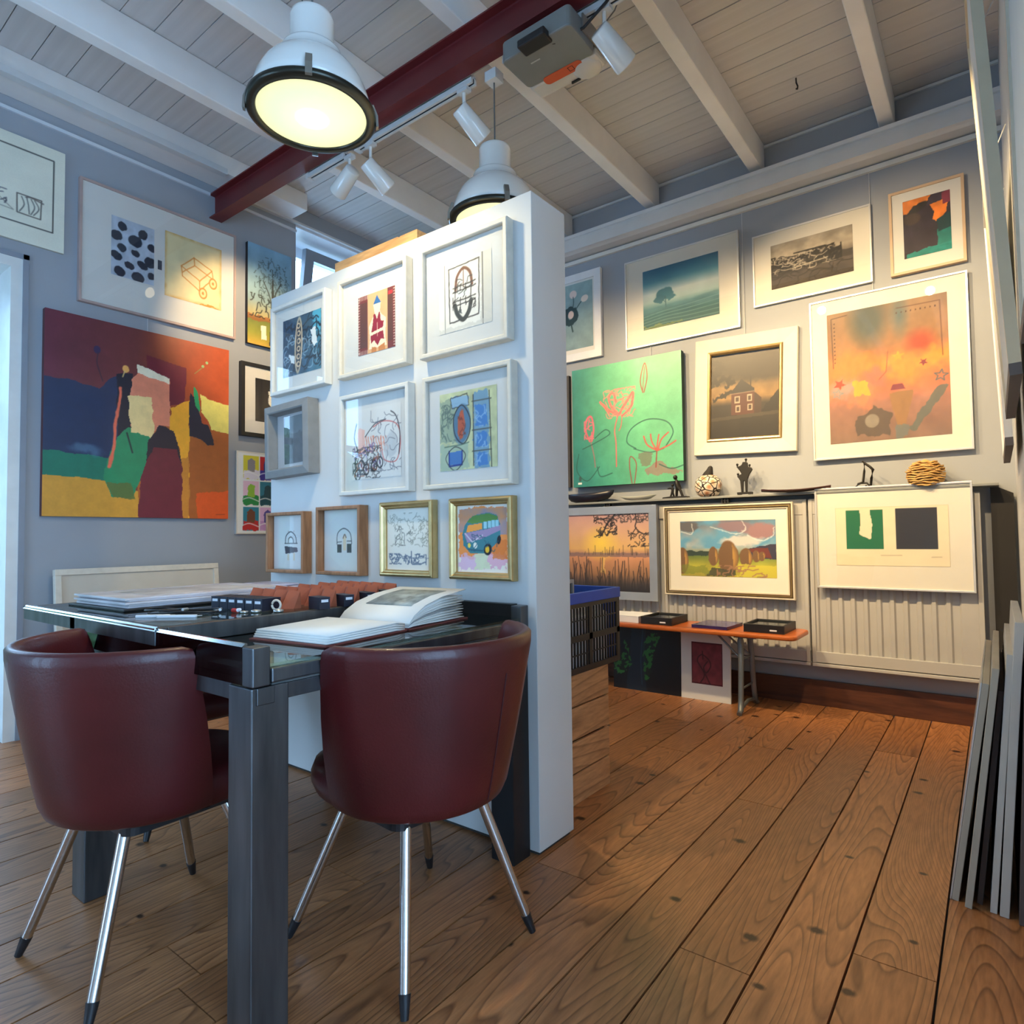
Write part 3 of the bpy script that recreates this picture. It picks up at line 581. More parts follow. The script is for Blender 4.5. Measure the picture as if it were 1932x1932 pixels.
# round crackle pot with black spout
def crackle():
    m = bpy.data.materials.new('crackle_glaze'); m.use_nodes = True; nt = m.node_tree; b = nt.nodes['Principled BSDF']
    tc = nt.nodes.new('ShaderNodeTexCoord')
    vo = nt.nodes.new('ShaderNodeTexVoronoi'); vo.feature = 'DISTANCE_TO_EDGE'; vo.inputs['Scale'].default_value = 23; nt.links.new(tc.outputs['Object'], vo.inputs['Vector'])
    v2 = nt.nodes.new('ShaderNodeTexVoronoi'); v2.inputs['Scale'].default_value = 23; nt.links.new(tc.outputs['Object'], v2.inputs['Vector'])
    r1 = nt.nodes.new('ShaderNodeValToRGB'); r1.color_ramp.elements[0].position = 0.05; r1.color_ramp.elements[1].position = 0.09
    r1.color_ramp.elements[0].color = (0.02, 0.015, 0.012, 1); r1.color_ramp.elements[1].color = (1, 1, 1, 1)
    r2 = nt.nodes.new('ShaderNodeValToRGB'); e = r2.color_ramp.elements; e[0].position = 0.0; e[0].color = (0.42, 0.10, 0.04, 1); e[1].position = 0.5; e[1].color = (0.80, 0.70, 0.58, 1)
    x = e.new(0.25); x.color = (0.62, 0.36, 0.20, 1)
    mx = nt.nodes.new('ShaderNodeMix'); mx.data_type = 'RGBA'; mx.blend_type = 'MULTIPLY'; mx.inputs['Factor'].default_value = 1
    nt.links.new(vo.outputs['Distance'], r1.inputs[0]); nt.links.new(v2.outputs['Distance'], r2.inputs[0])
    nt.links.new(r2.outputs[0], mx.inputs['A']); nt.links.new(r1.outputs[0], mx.inputs['B']); nt.links.new(mx.outputs['Result'], b.inputs['Base Color'])
    b.inputs['Roughness'].default_value = 0.35; return m
t = thing('crackle_pot', 'round crackle-glazed pot with a bent black neck', 'pot', (-1.448, 3.958, ZS))
MB().lathe([(0, 0), (0.045, 0.0), (0.066, 0.014), (0.081, 0.045), (0.084, 0.075), (0.075, 0.105), (0.055, 0.127), (0.035, 0.136), (0.02, 0.138)], 40).build('body', crackle(), t)
MB().tube([(0.0, 0, 0.128), (0.004, 0, 0.145), (0.012, 0, 0.165), (0.018, 0, 0.187), (0.020, 0, 0.195)], [0.038, 0.030, 0.021, 0.014, 0.006], 16).build('neck', mat('matt_black_clay', (0.016, 0.014, 0.013), 0.75), t)
# standing family sculpture
t = thing('family_sculpture', 'tall black cut-out sculpture of a standing family on a block', 'sculpture', (-1.218, 3.955, ZS))
MB().box(-0.042, 0.042, -0.022, 0.022, 0.006, 0.017).box(-0.04, -0.025, -0.022, 0.022, 0, 0.006).box(0.025, 0.04, -0.022, 0.022, 0, 0.006).build('base', M_BRONZE, t)
MB().prism([(-0.022, 0.017), (-0.010, 0.017), (-0.007, 0.085), (0.001, 0.085), (0.004, 0.017), (0.015, 0.017), (0.017, 0.095), (0.030, 0.125), (0.048, 0.152), (0.043, 0.166), (0.026, 0.170), (0.022, 0.176), (0.020, 0.196), (0.012, 0.203), (-0.010, 0.203), (-0.014, 0.190), (-0.022, 0.182), (-0.046, 0.176), (-0.036, 0.160), (-0.026, 0.146), (-0.018, 0.130), (-0.033, 0.124), (-0.046, 0.116), (-0.036, 0.104), (-0.027, 0.088)], -0.007, 0.007, 'y').build('body', M_BRONZE, t, bev=0.003)
for hx, hz, r in ((0.010, 0.217, 0.008), (-0.043, 0.189, 0.008), (0.031, 0.181, 0.007), (-0.040, 0.130, 0.008)):
    MB().lathe([(0, -r), (r*0.7, -r*0.7), (r, 0), (r*0.7, r*0.7), (0, r)], 14, (hx, 0, hz)).tube([(hx, 0, hz-r-0.010), (hx, 0, hz)], 0.004, 8).build('head', M_BRONZE, t)
# leaf dish
n = 24; m = MB(); up = []; dn = []
for k in range(n+1):
    u = k/n; x = -0.19+0.38*u; w = 0.055*math.sin(math.pi*min(1, u*0.98+0.01))**0.8; z = 0.006+0.014*(2*u-1)**2*(0.8 if u < 0.5 else 1.1)
    up += [(x, -w, z+0.010), (x, 0, z), (x, w, z+0.012)]
vs = up+[(a, b, c-0.006 if abs(b) > 0 or True else c) for a, b, c in up]
fs = [(3*k+j, 3*k+j+1, 3*k+j+4, 3*k+j+3) for k in range(n) for j in (0, 1)]; o = 3*(n+1)
fs += [(o+3*k+j+3, o+3*k+j+4, o+3*k+j+1, o+3*k+j) for k in range(n) for j in (0, 1)]
fs += [(3*k, 3*k+3, o+3*k+3, o+3*k) for k in range(n)]+[(o+3*k+2, o+3*k+5, 3*k+5, 3*k+2) for k in range(n)]
tag(m.add(vs, fs, True).build('leaf_dish', mat('dark_red_glaze', (0.045, 0.014, 0.014), 0.35), loc=(-0.925, 3.93, ZS)), 'long dark red leaf-shaped dish on the ledge', 'dish')
# bronze loop sculpture
m = MB().tube([(-0.008, 0, 0.155), (0.004, 0, 0.146), (0.002, 0, 0.10), (-0.006, 0, 0.04), (-0.030, 0, 0.030), (-0.040, 0, 0.018), (-0.030, 0, 0.008), (0.0, 0, 0.006), (0.012, 0, 0.022)], [0.004, 0.006, 0.006, 0.007, 0.007, 0.006, 0.006, 0.006, 0.005], 10)
m.tube([(0.002, 0, 0.146), (0.030, 0, 0.122), (0.044, 0, 0.105), (0.036, 0, 0.06), (0.030, 0, 0.006)], [0.006, 0.007, 0.008, 0.007, 0.006], 10).tube([(-0.02, 0, 0.034), (0.012, 0, 0.034), (0.024, 0, 0.02), (0.030, 0, 0.012)], 0.005, 8)
tag(m.build('loop_sculpture', M_BRONZE, loc=(-0.572, 3.955, ZS)), 'slender looped dark bronze sculpture above the green and black print', 'sculpture')
# layered coral-like ball
t = thing('layered_ball', 'golden ball sculpture built of ragged wavy layers', 'sculpture', (-0.287, 3.955, ZS))
M_CORAL = mat('golden_layers', (0.60, 0.36, 0.12), 0.6, var=0.25, scale=30, bump=0.3, bscale=120)
rg = random.Random(7)
for i in range(11):
    z = 0.006+0.0118*i; r = 0.087*math.sqrt(max(0.05, 1-((z-0.058)/0.085)**2)); n = 36
    ph = [rg.uniform(0, 6.28) for _ in range(3)]; rr = []; zz = []
    for k in range(n):
        a = 2*math.pi*k/n
        rr.append(r*(1+0.05*math.sin(5*a+ph[0])+0.04*math.sin(9*a+ph[1]))); zz.append(z+0.0035*math.sin(4*a+ph[2])+0.002*math.sin(11*a+ph[0]))
    vs = [(rr[k]*s*math.cos(2*math.pi*k/n), rr[k]*s*math.sin(2*math.pi*k/n), zz[k]*q+z*(1-q)+dz) for s, q, dz in ((0.3, 0, -0.003), (0.8, .4, -0.003), (1.0, 1, -0.003), (1.0, 1, 0.003), (0.8, .4, 0.003), (0.3, 0, 0.004)) for k in range(n)]
    m = MB().add(vs, [(j*n+k, j*n+(k+1) % n, (j+1)*n+(k+1) % n, (j+1)*n+k) for j in range(5) for k in range(n)])
    m.add(vs[-n:], [tuple(range(n))]); m.build('layer', M_CORAL, t)
MB().lathe([(0, 0), (0.05, 0), (0.066, 0.05), (0.05, 0.11), (0.012, 0.138), (0, 0.142)], 20).build('core', M_CORAL, t)

# ------------------------------------------------------------------ orange bench and what lies on and under it
be = thing('folding_bench', 'orange varnished folding bench with grey metal legs before the radiator', 'bench', (-1.93, 3.715, 0))
M_BENCH = wood('orange_varnish', (0.60, 0.15, 0.028), (0.30, 0.06, 0.012), 'x', rough=0.28, ring=7, knots=False, tone=0.02, bump=0.02)
M_ZINC = mat('grey_steel_leg', (0.20, 0.215, 0.22), 0.42, metal=0.6, var=0.15)
MB().prism(rrect(-1.075, 1.075, -0.165, 0.165, 0.045), 0.43, 0.456, 'z').build('seat_board', M_BENCH, be, bev=0.009)
for sx in (1, -1):
    x = sx*0.765
    for sy in (-1, 1):
        MB().tube([(x, sy*0.085, 0.428), (x, sy*0.085, 0.40), (x+sx*0.004, sy*0.095, 0.30), (x+sx*0.006, sy*0.118, 0.10), (x+sx*0.008, sy*0.135, 0.02), (x+sx*0.008, sy*0.165, 0.008)], [0.016, 0.018, 0.015, 0.015, 0.016, 0.014], 12).build('leg', M_ZINC, be)
    MB().tube([(x+sx*0.008, -0.155, 0.012), (x+sx*0.008, -0.09, 0.04), (x+sx*0.008, 0, 0.052), (x+sx*0.008, 0.09, 0.04), (x+sx*0.008, 0.155, 0.012)], 0.010, 10).build('foot_bow', M_ZINC, be)
    MB().tube([(x, -0.115, 0.13), (x, 0.115, 0.13)], 0.006, 8).build('rung', M_ZINC, be)
    MB().tube([(x, -0.095, 0.29), (x, 0.095, 0.29)], 0.006, 8).build('rung', M_ZINC, be)
    for sy in (-1, 1): MB().tube([(x-sx*0.005, sy*0.08, 0.30), (x-sx*0.15, sy*0.05, 0.428)], 0.006, 8).build('brace', M_ZINC, be)
    MB().box(x-0.03, x+0.09, -0.11, 0.11, 0.418, 0.43).build('hinge_plate', M_ZINC, be)
ZB = 0.4568
M_PAPER = mat('white_paper', (0.74, 0.76, 0.80), 0.8, var=0.02)
for i, (x, y, w, d, h, a, lab) in enumerate(((-2.06, 3.735, 0.22, 0.22, 0.035, 2, 'white booklet on the bench nearest the blue-rimmed crate'), (-1.855, 3.715, 0.165, 0.22, 0.04, -2, 'white booklet on the bench beside the left black tray'))):
    t = thing('white_booklet', lab, 'booklet', (x, y, ZB), math.radians(a), 'white booklets on the bench')
    MB().box(-w/2, w/2, -d/2, d/2, 0, h-0.002).build('pages', M_PAPER, t); MB().box(-w/2-0.001, w/2+0.001, -d/2-0.001, d/2+0.001, h-0.0019, h).build('cover', M_PAPER, t)
def black_tray(lab, x, y, w, d, a, seed):
    t = thing('jewellery_tray', lab, 'tray', (x, y, ZB), math.radians(a), 'black jewellery trays on the bench')
    h = 0.045
    MB().box(-w/2, w/2, -d/2, d/2, 0, 0.006).build('tray_bottom', M_BLACK, t)
    for b in ((-w/2, w/2, -d/2, -d/2+0.012), (-w/2, w/2, d/2-0.012, d/2), (-w/2, -w/2+0.012, -d/2+0.012, d/2-0.012), (w/2-0.012, w/2, -d/2+0.012, d/2-0.012)):
        MB().box(*b, 0.006, h).build('tray_side', M_BLACK, t, bev=0.002)
    MB().box(-w/2+0.012, w/2-0.012, -d/2+0.012, d/2-0.012, 0.034, 0.036).build('glass_lid', M_TGLASS, t)
    rg = random.Random(seed)
    for k in range(9):
        px, py = rg.uniform(-w/2+0.04, w/2-0.04), rg.uniform(-d/2+0.04, d/2-0.04); r = rg.uniform(0.010, 0.022); q = rg.uniform(0, 3.14)
        MB().tube([(px+r*math.cos(u)*(1.6 if k % 2 else 1), py+r*math.sin(u), 0.012) for u in np.linspace(q, q+5.6, 14)], 0.003, 6).build('jewel', mat('silver', (0.6, 0.6, 0.58), 0.3, metal=0.9) if k % 3 else M_PAPER, t)
    MB().box(w/2-0.075, w/2-0.038, -d/2-0.0012, -d/2, 0.012, 0.020).build('price_tag', M_PAPER, t)
black_tray('black jewellery tray on the bench under the haystack picture, left of the booklet', -1.655, 3.715, 0.20, 0.25, 0, 1)
t = thing('purple_booklet', 'dark purple and blue glossy booklet between the two black trays', 'booklet', (-1.325, 3.715, ZB), math.radians(-3))
MB().box(-0.105, 0.105, -0.12, 0.12, 0, 0.016).build('pages', mat('purple_spine', (0.035, 0.02, 0.10), 0.3), t)
MB().box(-0.106, 0.106, -0.121, 0.121, 0.016, 0.018).build('cover', mat('night_sky_cover', (0.07, 0.06, 0.16), 0.2, var=0.9, scale=14), t)
black_tray('black jewellery tray at the right end of the orange bench', -1.03, 3.725, 0.215, 0.25, 0, 2)

# ------------------------------------------------------------------ crates behind the partition
def crate(lab, z, h, nb):
    t = thing('wooden_crate', lab, 'crate', (-1.545, 2.085, z), group='stacked pine crates')
    X0, X1, Y0, Y1 = -0.27, 0.27, -0.22, 0.22
    bh = (h-0.006*(nb-1))/nb
    for k in range(nb):
        z0 = k*(bh+0.006)
        MB().box(X1-0.014, X1, Y0, Y1, z0, z0+bh).build('board', M_CRATE, t, bev=0.002); MB().box(X0, X0+0.014, Y0, Y1, z0, z0+bh).build('board', M_CRATE, t, bev=0.002)
        MB().box(X0+0.0145, X1-0.0145, Y1-0.014, Y1-0.002, z0, z0+bh).build('board', M_CRATE, t, bev=0.002); MB().box(X0+0.0145, X1-0.0145, Y0+0.002, Y0+0.014, z0, z0+bh).build('board', M_CRATE, t, bev=0.002)
    for x in (X0+0.015, X1-0.04):
        for y in (Y0+0.015, Y1-0.04): MB().box(x, x+0.025, y, y+0.025, 0.002, h-0.004).build('corner_batten', M_CRATE, t)
    MB().box(X0+0.015, X1-0.015, Y0+0.015, Y1-0.015, 0.0, 0.010).build('bottom', M_CRATE, t)
crate('pine crate standing on the floor behind the partition', 0.0, 0.228, 2)
crate('pine crate on top of another, carrying the blue-rimmed folding crate', 0.238, 0.24, 2)
fc = thing('folding_crate', 'black folding crate with a bright blue rim on the wooden crates', 'crate', (-1.545, 2.165, 0.4795))
M_BLUE = mat('blue_plastic', (0.012, 0.07, 0.45), 0.5, var=0.08); M_BLUEIN = M_BLUE
CX, CY, CH = 0.275, 0.235, 0.262
for s in (-1, 1):
    MB().box(s*CX-0.010 if s > 0 else s*CX-0.004, s*CX+0.004 if s > 0 else s*CX+0.010, -CY-0.004, CY+0.004, CH, CH+0.042).build('rim', M_BLUE, fc, bev=0.003)
    MB().box(-CX+0.011, CX-0.011, s*CY-0.010 if s > 0 else s*CY-0.004, s*CY+0.004 if s > 0 else s*CY+0.010, CH, CH+0.042).build('rim', M_BLUE, fc, bev=0.003)
    # ribbed side panels
    x0 = s*CX-0.008 if s > 0 else s*CX
    for z0, z1 in ((0.0, 0.022), (0.118, 0.142), (CH-0.016, CH)): MB().box(x0, x0+0.008, -CY, CY, z0, z1).build('side_rail', M_BLACK, fc)
    for y in (-CY, -0.012, CY-0.024): MB().box(x0, x0+0.008, y, y+0.024, 0.0221, CH-0.0161).build('side_post', M_BLACK, fc)
    for blk in (-1, 1):
        for i in range(9):
            y = blk*0.118-0.092+0.0225*i
            MB().box(x0+0.001, x0+0.007, y, y+0.007, 0.023, CH-0.017).build('slat', M_BLACK, fc)
        MB().box(x0+0.002, x0+0.006, blk*0.118-0.1, blk*0.118+0.1, 0.066, 0.071).build('slat_tie', M_BLACK, fc)
        MB().box(x0+0.002, x0+0.006, blk*0.118-0.1, blk*0.118+0.1, 0.195, 0.200).build('slat_tie', M_BLACK, fc)
    y0 = s*CY-0.008 if s > 0 else s*CY
    MB().box(-CX+0.009, CX-0.009, y0, y0+0.008, 0.0, CH).build('end_panel', M_BLUEIN if s > 0 else M_BLACK, fc)
MB().box(-CX+0.009, CX-0.009, -CY+0.009, CY-0.009, 0.0, 0.008).build('crate_bottom', M_BLACK, fc)
for i, (x, w, h, c, nm) in enumerate(((0.235, 0.03, 0.20, (0.62, 0.62, 0.60), 'white'), (0.21, 0.03, 0.235, (0.10, 0.30, 0.45), 'blue'), (0.185, 0.03, 0.225, (0.55, 0.10, 0.08), 'red'))):
    t = thing('paper_folder', '%s paper folder standing inside the blue-rimmed crate' % nm, 'folder', (-1.545+x, 2.165, 0.4880), group='folders in the crate')
    MB().box(-0.008, 0.0, -0.19, 0.19, 0, h).build('cover', mat('folder_%s' % nm, c, 0.7), t); MB().box(0.0005, 0.006, -0.185, 0.185, 0.002, h-0.004).build('sheets', M_PAPER, t)
t = thing('small_frame', 'small dark picture with a grey frame sticking out of the crate', 'picture', (-1.43, 2.09, 0.4882))
MB().box(-0.012, 0.012, -0.18, 0.18, 0, 0.325).build('backing', mat('brown_board', (0.05, 0.035, 0.028), 0.7), t)
for b in ((-0.18, 0.18, 0.315, 0.33), (-0.18, -0.168, 0.0, 0.3149), (0.168, 0.18, 0.0, 0.3149)):
    MB().box(0.0121, 0.020, b[0], b[1], b[2], b[3]).build('frame_bar', mat('grey_frame', (0.36, 0.36, 0.36), 0.5), t)

# ------------------------------------------------------------------ things on the table
# open album
al = thing('photo_album', 'open white photo album with thick pages lying on the glass table', 'album', (-1.425, 1.20, 0.7455), math.radians(97))
M_PAGE = mat('album_page', (0.80, 0.80, 0.76), 0.55, var=0.02); M_COVER = mat('album_cover', (0.16, 0.035, 0.03), 0.5)
MB().box(-0.30, -0.004, -0.135, 0.135, 0, 0.004).build('cover', M_COVER, al)
MB().box(0.004, 0.29, -0.135, 0.135, 0, 0.004).build('cover', M_COVER, al)
def leaf(prof, y0, y1, th):
    m = MB(); n = len(prof)
    vs = [(x, y, z) for y in (y0, y1) for x, z in prof]+[(x, y, z-th) for y in (y0, y1) for x, z in prof]
    fs = [(i, i+1, n+i+1, n+i) for i in range(n-1)]+[(2*n+i, 3*n+i, 3*n+i+1, 2*n+i+1) for i in range(n-1)]
    fs += [(i, 2*n+i, 2*n+i+1, i+1) for i in range(n-1)]+[(n+i, n+i+1, 3*n+i+1, 3*n+i) for i in range(n-1)]+[(0, n, 3*n, 2*n), (n-1, 3*n-1, 4*n-1, 2*n-1)]
    return m.add(vs, fs, True)
for k in range(4):
    z = 0.0095+0.0052*k
    leaf([(-0.29+0.003*k, z), (-0.15, z+0.0005*k), (-0.04, z+0.001*k), (-0.008, z-0.004)], -0.131, 0.131, 0.0045).build('page', M_PAGE, al)
for k in range(9):
    e = 0.009+0.0075*k
    leaf([(0.008, 0.008+0.001*k), (0.03, 0.010+0.0028*k), (0.08, 0.010+0.0052*k), (0.16, e), (0.275-0.004*(k % 3), e+0.0006*k)], -0.131+0.002*(k % 2), 0.131, 0.0022).build('page', M_PAGE if k != 4 else mat('grey_page', (0.35, 0.35, 0.34), 0.6), al)
tp = leaf([(0.008, 0.018), (0.03, 0.038), (0.08, 0.062), (0.16, 0.080), (0.282, 0.092)], -0.133, 0.133, 0.002).build('page', M_PAGE, al)
leaf([(0.07, 0.0595), (0.12, 0.0725), (0.16, 0.0808), (0.24, 0.0884)], -0.09, 0.085, 0.0008).build('mounted_photo', mat('pale_photo', (0.30, 0.33, 0.31), 0.5, var=0.6, scale=22), tp)
# portfolios at the far left
pf = thing('large_portfolio', 'wide stack of plastic-sleeved prints lying open on the left of the tray', 'portfolio', (-2.285, 1.11, ZT+0.0001), math.radians(2))
MB().box(-0.20, 0.20, -0.31, 0.30, 0, 0.007).build('black_cover', M_BLACK, pf, bev=0.002)
rg = random.Random(3)
for k in range(5):
    a, b = rg.uniform(-0.012, 0.012), rg.uniform(-0.012, 0.012)
    MB().box(-0.185+a, 0.185+a, -0.29+b, 0.27+b, 0.0075+0.0062*k, 0.0130+0.0062*k).build('sleeve', mat('plastic_sleeve', (0.66, 0.62, 0.64), 0.25, var=0.2, scale=6), pf)
MB().box(-0.13, 0.13, -0.20, 0.18, 0.0380, 0.0386).build('top_print', mat('faded_print', (0.48, 0.45, 0.43), 0.4, var=0.35, scale=9), pf)
pf = thing('plastic_roll', 'flat bundle of clear plastic sleeves behind the jewellery boxes', 'bundle', (-2.42, 1.50, ZT+0.0001), math.radians(-4))
for k in range(3): MB().box(-0.12, 0.13+0.01*k, -0.075, 0.085, 0.001+0.007*k, 0.0072+0.007*k).build('sleeve', mat('lilac_plastic', (0.52, 0.49, 0.60), 0.2, var=0.3, scale=12), pf, bev=0.002)
MB().box(-0.105, 0.11, -0.06, 0.07, 0.0223, 0.030).build('sleeve', MATS['lilac_plastic'], pf, bev=0.003)
# folded leather display strips, alternating with rows of little black boxes
M_TAN = mat('tan_leather', (0.36, 0.085, 0.035), 0.55, var=0.15, scale=14)
for i, (x0, y, n) in enumerate(((-1.965, 1.135, 4), (-1.975, 1.225, 5), (-1.975, 1.315, 5), (-1.985, 1.405, 5), (-1.995, 1.495, 5))):
    t = thing('leather_display_strip', ['tan leather folded display strip nearest the rings', 'second tan leather folded display strip from the rings', 'middle tan leather folded display strip of the five', 'fourth tan leather folded display strip from the rings', 'tan leather folded display strip nearest the partition'][i], 'display strip', (x0, y, ZT), group='folded leather display strips')
    W = 0.066
    for k in range(n):
        a = k*W
        # each fold: a tent of two leather facets closed by a triangle in front
        MB().add([(a, 0.0, 0), (a+W-0.001, 0.0, 0), (a+W/2, -0.026, 0), (a, 0.022, 0.052), (a+W-0.001, 0.022, 0.052), (a+W/2, 0.004, 0.056), (a, 0.026, 0), (a+W-0.001, 0.026, 0)],
                 [(0, 2, 5, 3), (2, 1, 4, 5), (3, 5, 4), (6, 7, 1, 2, 0), (0, 3, 6), (1, 7, 4), (3, 4, 7, 6)]).build('fold', M_TAN, t)
M_BOX = mat('midnight_card', (0.012, 0.014, 0.028), 0.5)
bx = MB().box(-0.017, 0.017, -0.036, 0.036, 0, 0.034).mesh('box_body'); tg = MB().box(-0.011, 0.011, -0.0372, -0.0362, 0.021, 0.029).mesh('box_label'); ld = MB().box(-0.0175, 0.0175, -0.0365, 0.0365, 0.0341, 0.036).mesh('box_lid')
spots = [(-1.955+0.0415*k, 1.055+0.004*k, 0) for k in range(6)]+[(-1.645, 1.185, 1), (-1.645, 1.275, 1), (-1.65, 1.365, 1), (-1.66, 1.455, 1)]
for i, (x, y, r) in enumerate(spots):
    lab = (['first', 'second', 'third', 'fourth', 'fifth', 'sixth'][i]+' black jewellery box from the left in the front row') if i < 6 else 'black jewellery box between leather strips, '+['nearest the rings', 'second from the rings', 'third from the rings', 'nearest the partition'][i-6]
    t = thing('jewellery_box', lab, 'box', (x, y, ZT), math.radians(90 if r else 12), 'small black jewellery boxes')
    put('box_body', bx, M_BOX, t); put('box_lid', ld, M_BOX, t); put('box_label', tg, M_PAPER, t)
    if r: t.rotation_euler = (0, 0, math.radians(80)); 
M_SILV = mat('silver', (0.6, 0.6, 0.58), 0.3, metal=0.9)
def ring(lab, x, y, R, r, up, m, name='finger_ring'):
    pts = [(R*math.cos(u), 0 if up else R*math.sin(u), (R+r+R*math.sin(u)) if up else r) for u in np.linspace(0, 2*math.pi, 25)]
    tag(MB().tube(pts, r, 8, cap=False).build(name, m, loc=(x, y, ZT), rot=(0, 0, math.radians(25))), lab, 'ring', 'rings on the tray')
ring('upright pale ring standing beside the front black boxes', -1.70, 1.075, 0.014, 0.0035, True, mat('bone', (0.70, 0.60, 0.48), 0.4))
ring('silver ring lying at the tray edge right of the upright ring', -1.665, 1.06, 0.011, 0.004, False, M_SILV)
ring('silver ring lying left of the upright ring', -1.715, 1.02, 0.011, 0.004, False, M_SILV)
ring('small silver ring lying nearest the red bead', -1.735, 0.995, 0.009, 0.003, False, M_SILV)
bead = thing('red_bead', 'small red bead with a white tip lying among the rings', 'bead', (-1.76, 0.985, ZT+0.0065), math.radians(10))
MB().tube([(-0.016, 0, 0), (0.006, 0, 0)], 0.0062, 12).build('bead_body', mat('red_bead', (0.42, 0.02, 0.015), 0.3), bead); MB().tube([(0.006, 0, 0.001), (0.016, 0, 0.004)], [0.006, 0.004], 12).build('bead_tip', M_PAPER, bead)
for i, (x, y, rx, ry, a) in enumerate(((-1.90, 0.90, 0.105, 0.05, 30), (-1.87, 0.905, 0.085, 0.045, 45), (-1.93, 0.865, 0.07, 0.035, 20))):
    n = thing('cord_necklace', ['outer black cord necklace loop lying on the tray', 'inner black cord necklace loop lying on the tray', 'smallest black cord necklace loop at the tray front edge'][i], 'necklace', (x, y, ZT), math.radians(a), 'black cord necklaces')
    MB().tube([(rx*math.cos(u), ry*math.sin(u), 0.003+0.004*i+0.002*math.sin(3*u)) for u in np.linspace(0.3, 6.0, 40)], 0.0027, 8).build('cord', M_BLACK, n)
    MB().tube([(rx*math.cos(0.3), ry*math.sin(0.3), 0.003+0.004*i+0.002), (rx*math.cos(0.3)+0.004, ry*math.sin(0.3)-0.022, 0.005+0.004*i)], 0.0042, 10).build('clasp', M_SILV, n)
for i, (x, y, a, w) in enumerate(((-1.80, 0.835, 38, 0.055), (-1.865, 0.80, 42, 0.045))):
    t = thing('white_pendant', ['long white bar pendant at the front edge of the tray', 'shorter white bar pendant left of the long one'][i], 'pendant', (x, y, ZT), math.radians(a), 'white bar pendants')
    MB().prism(rrect(-w, w, -0.006, 0.006, 0.004), 0.0, 0.007, 'z').build('bar', M_PAPER, t, bev=0.001); MB().tube([(w, 0, 0.004), (w+0.012, 0.004, 0.004)], 0.002, 6).build('bail', M_SILV, t)

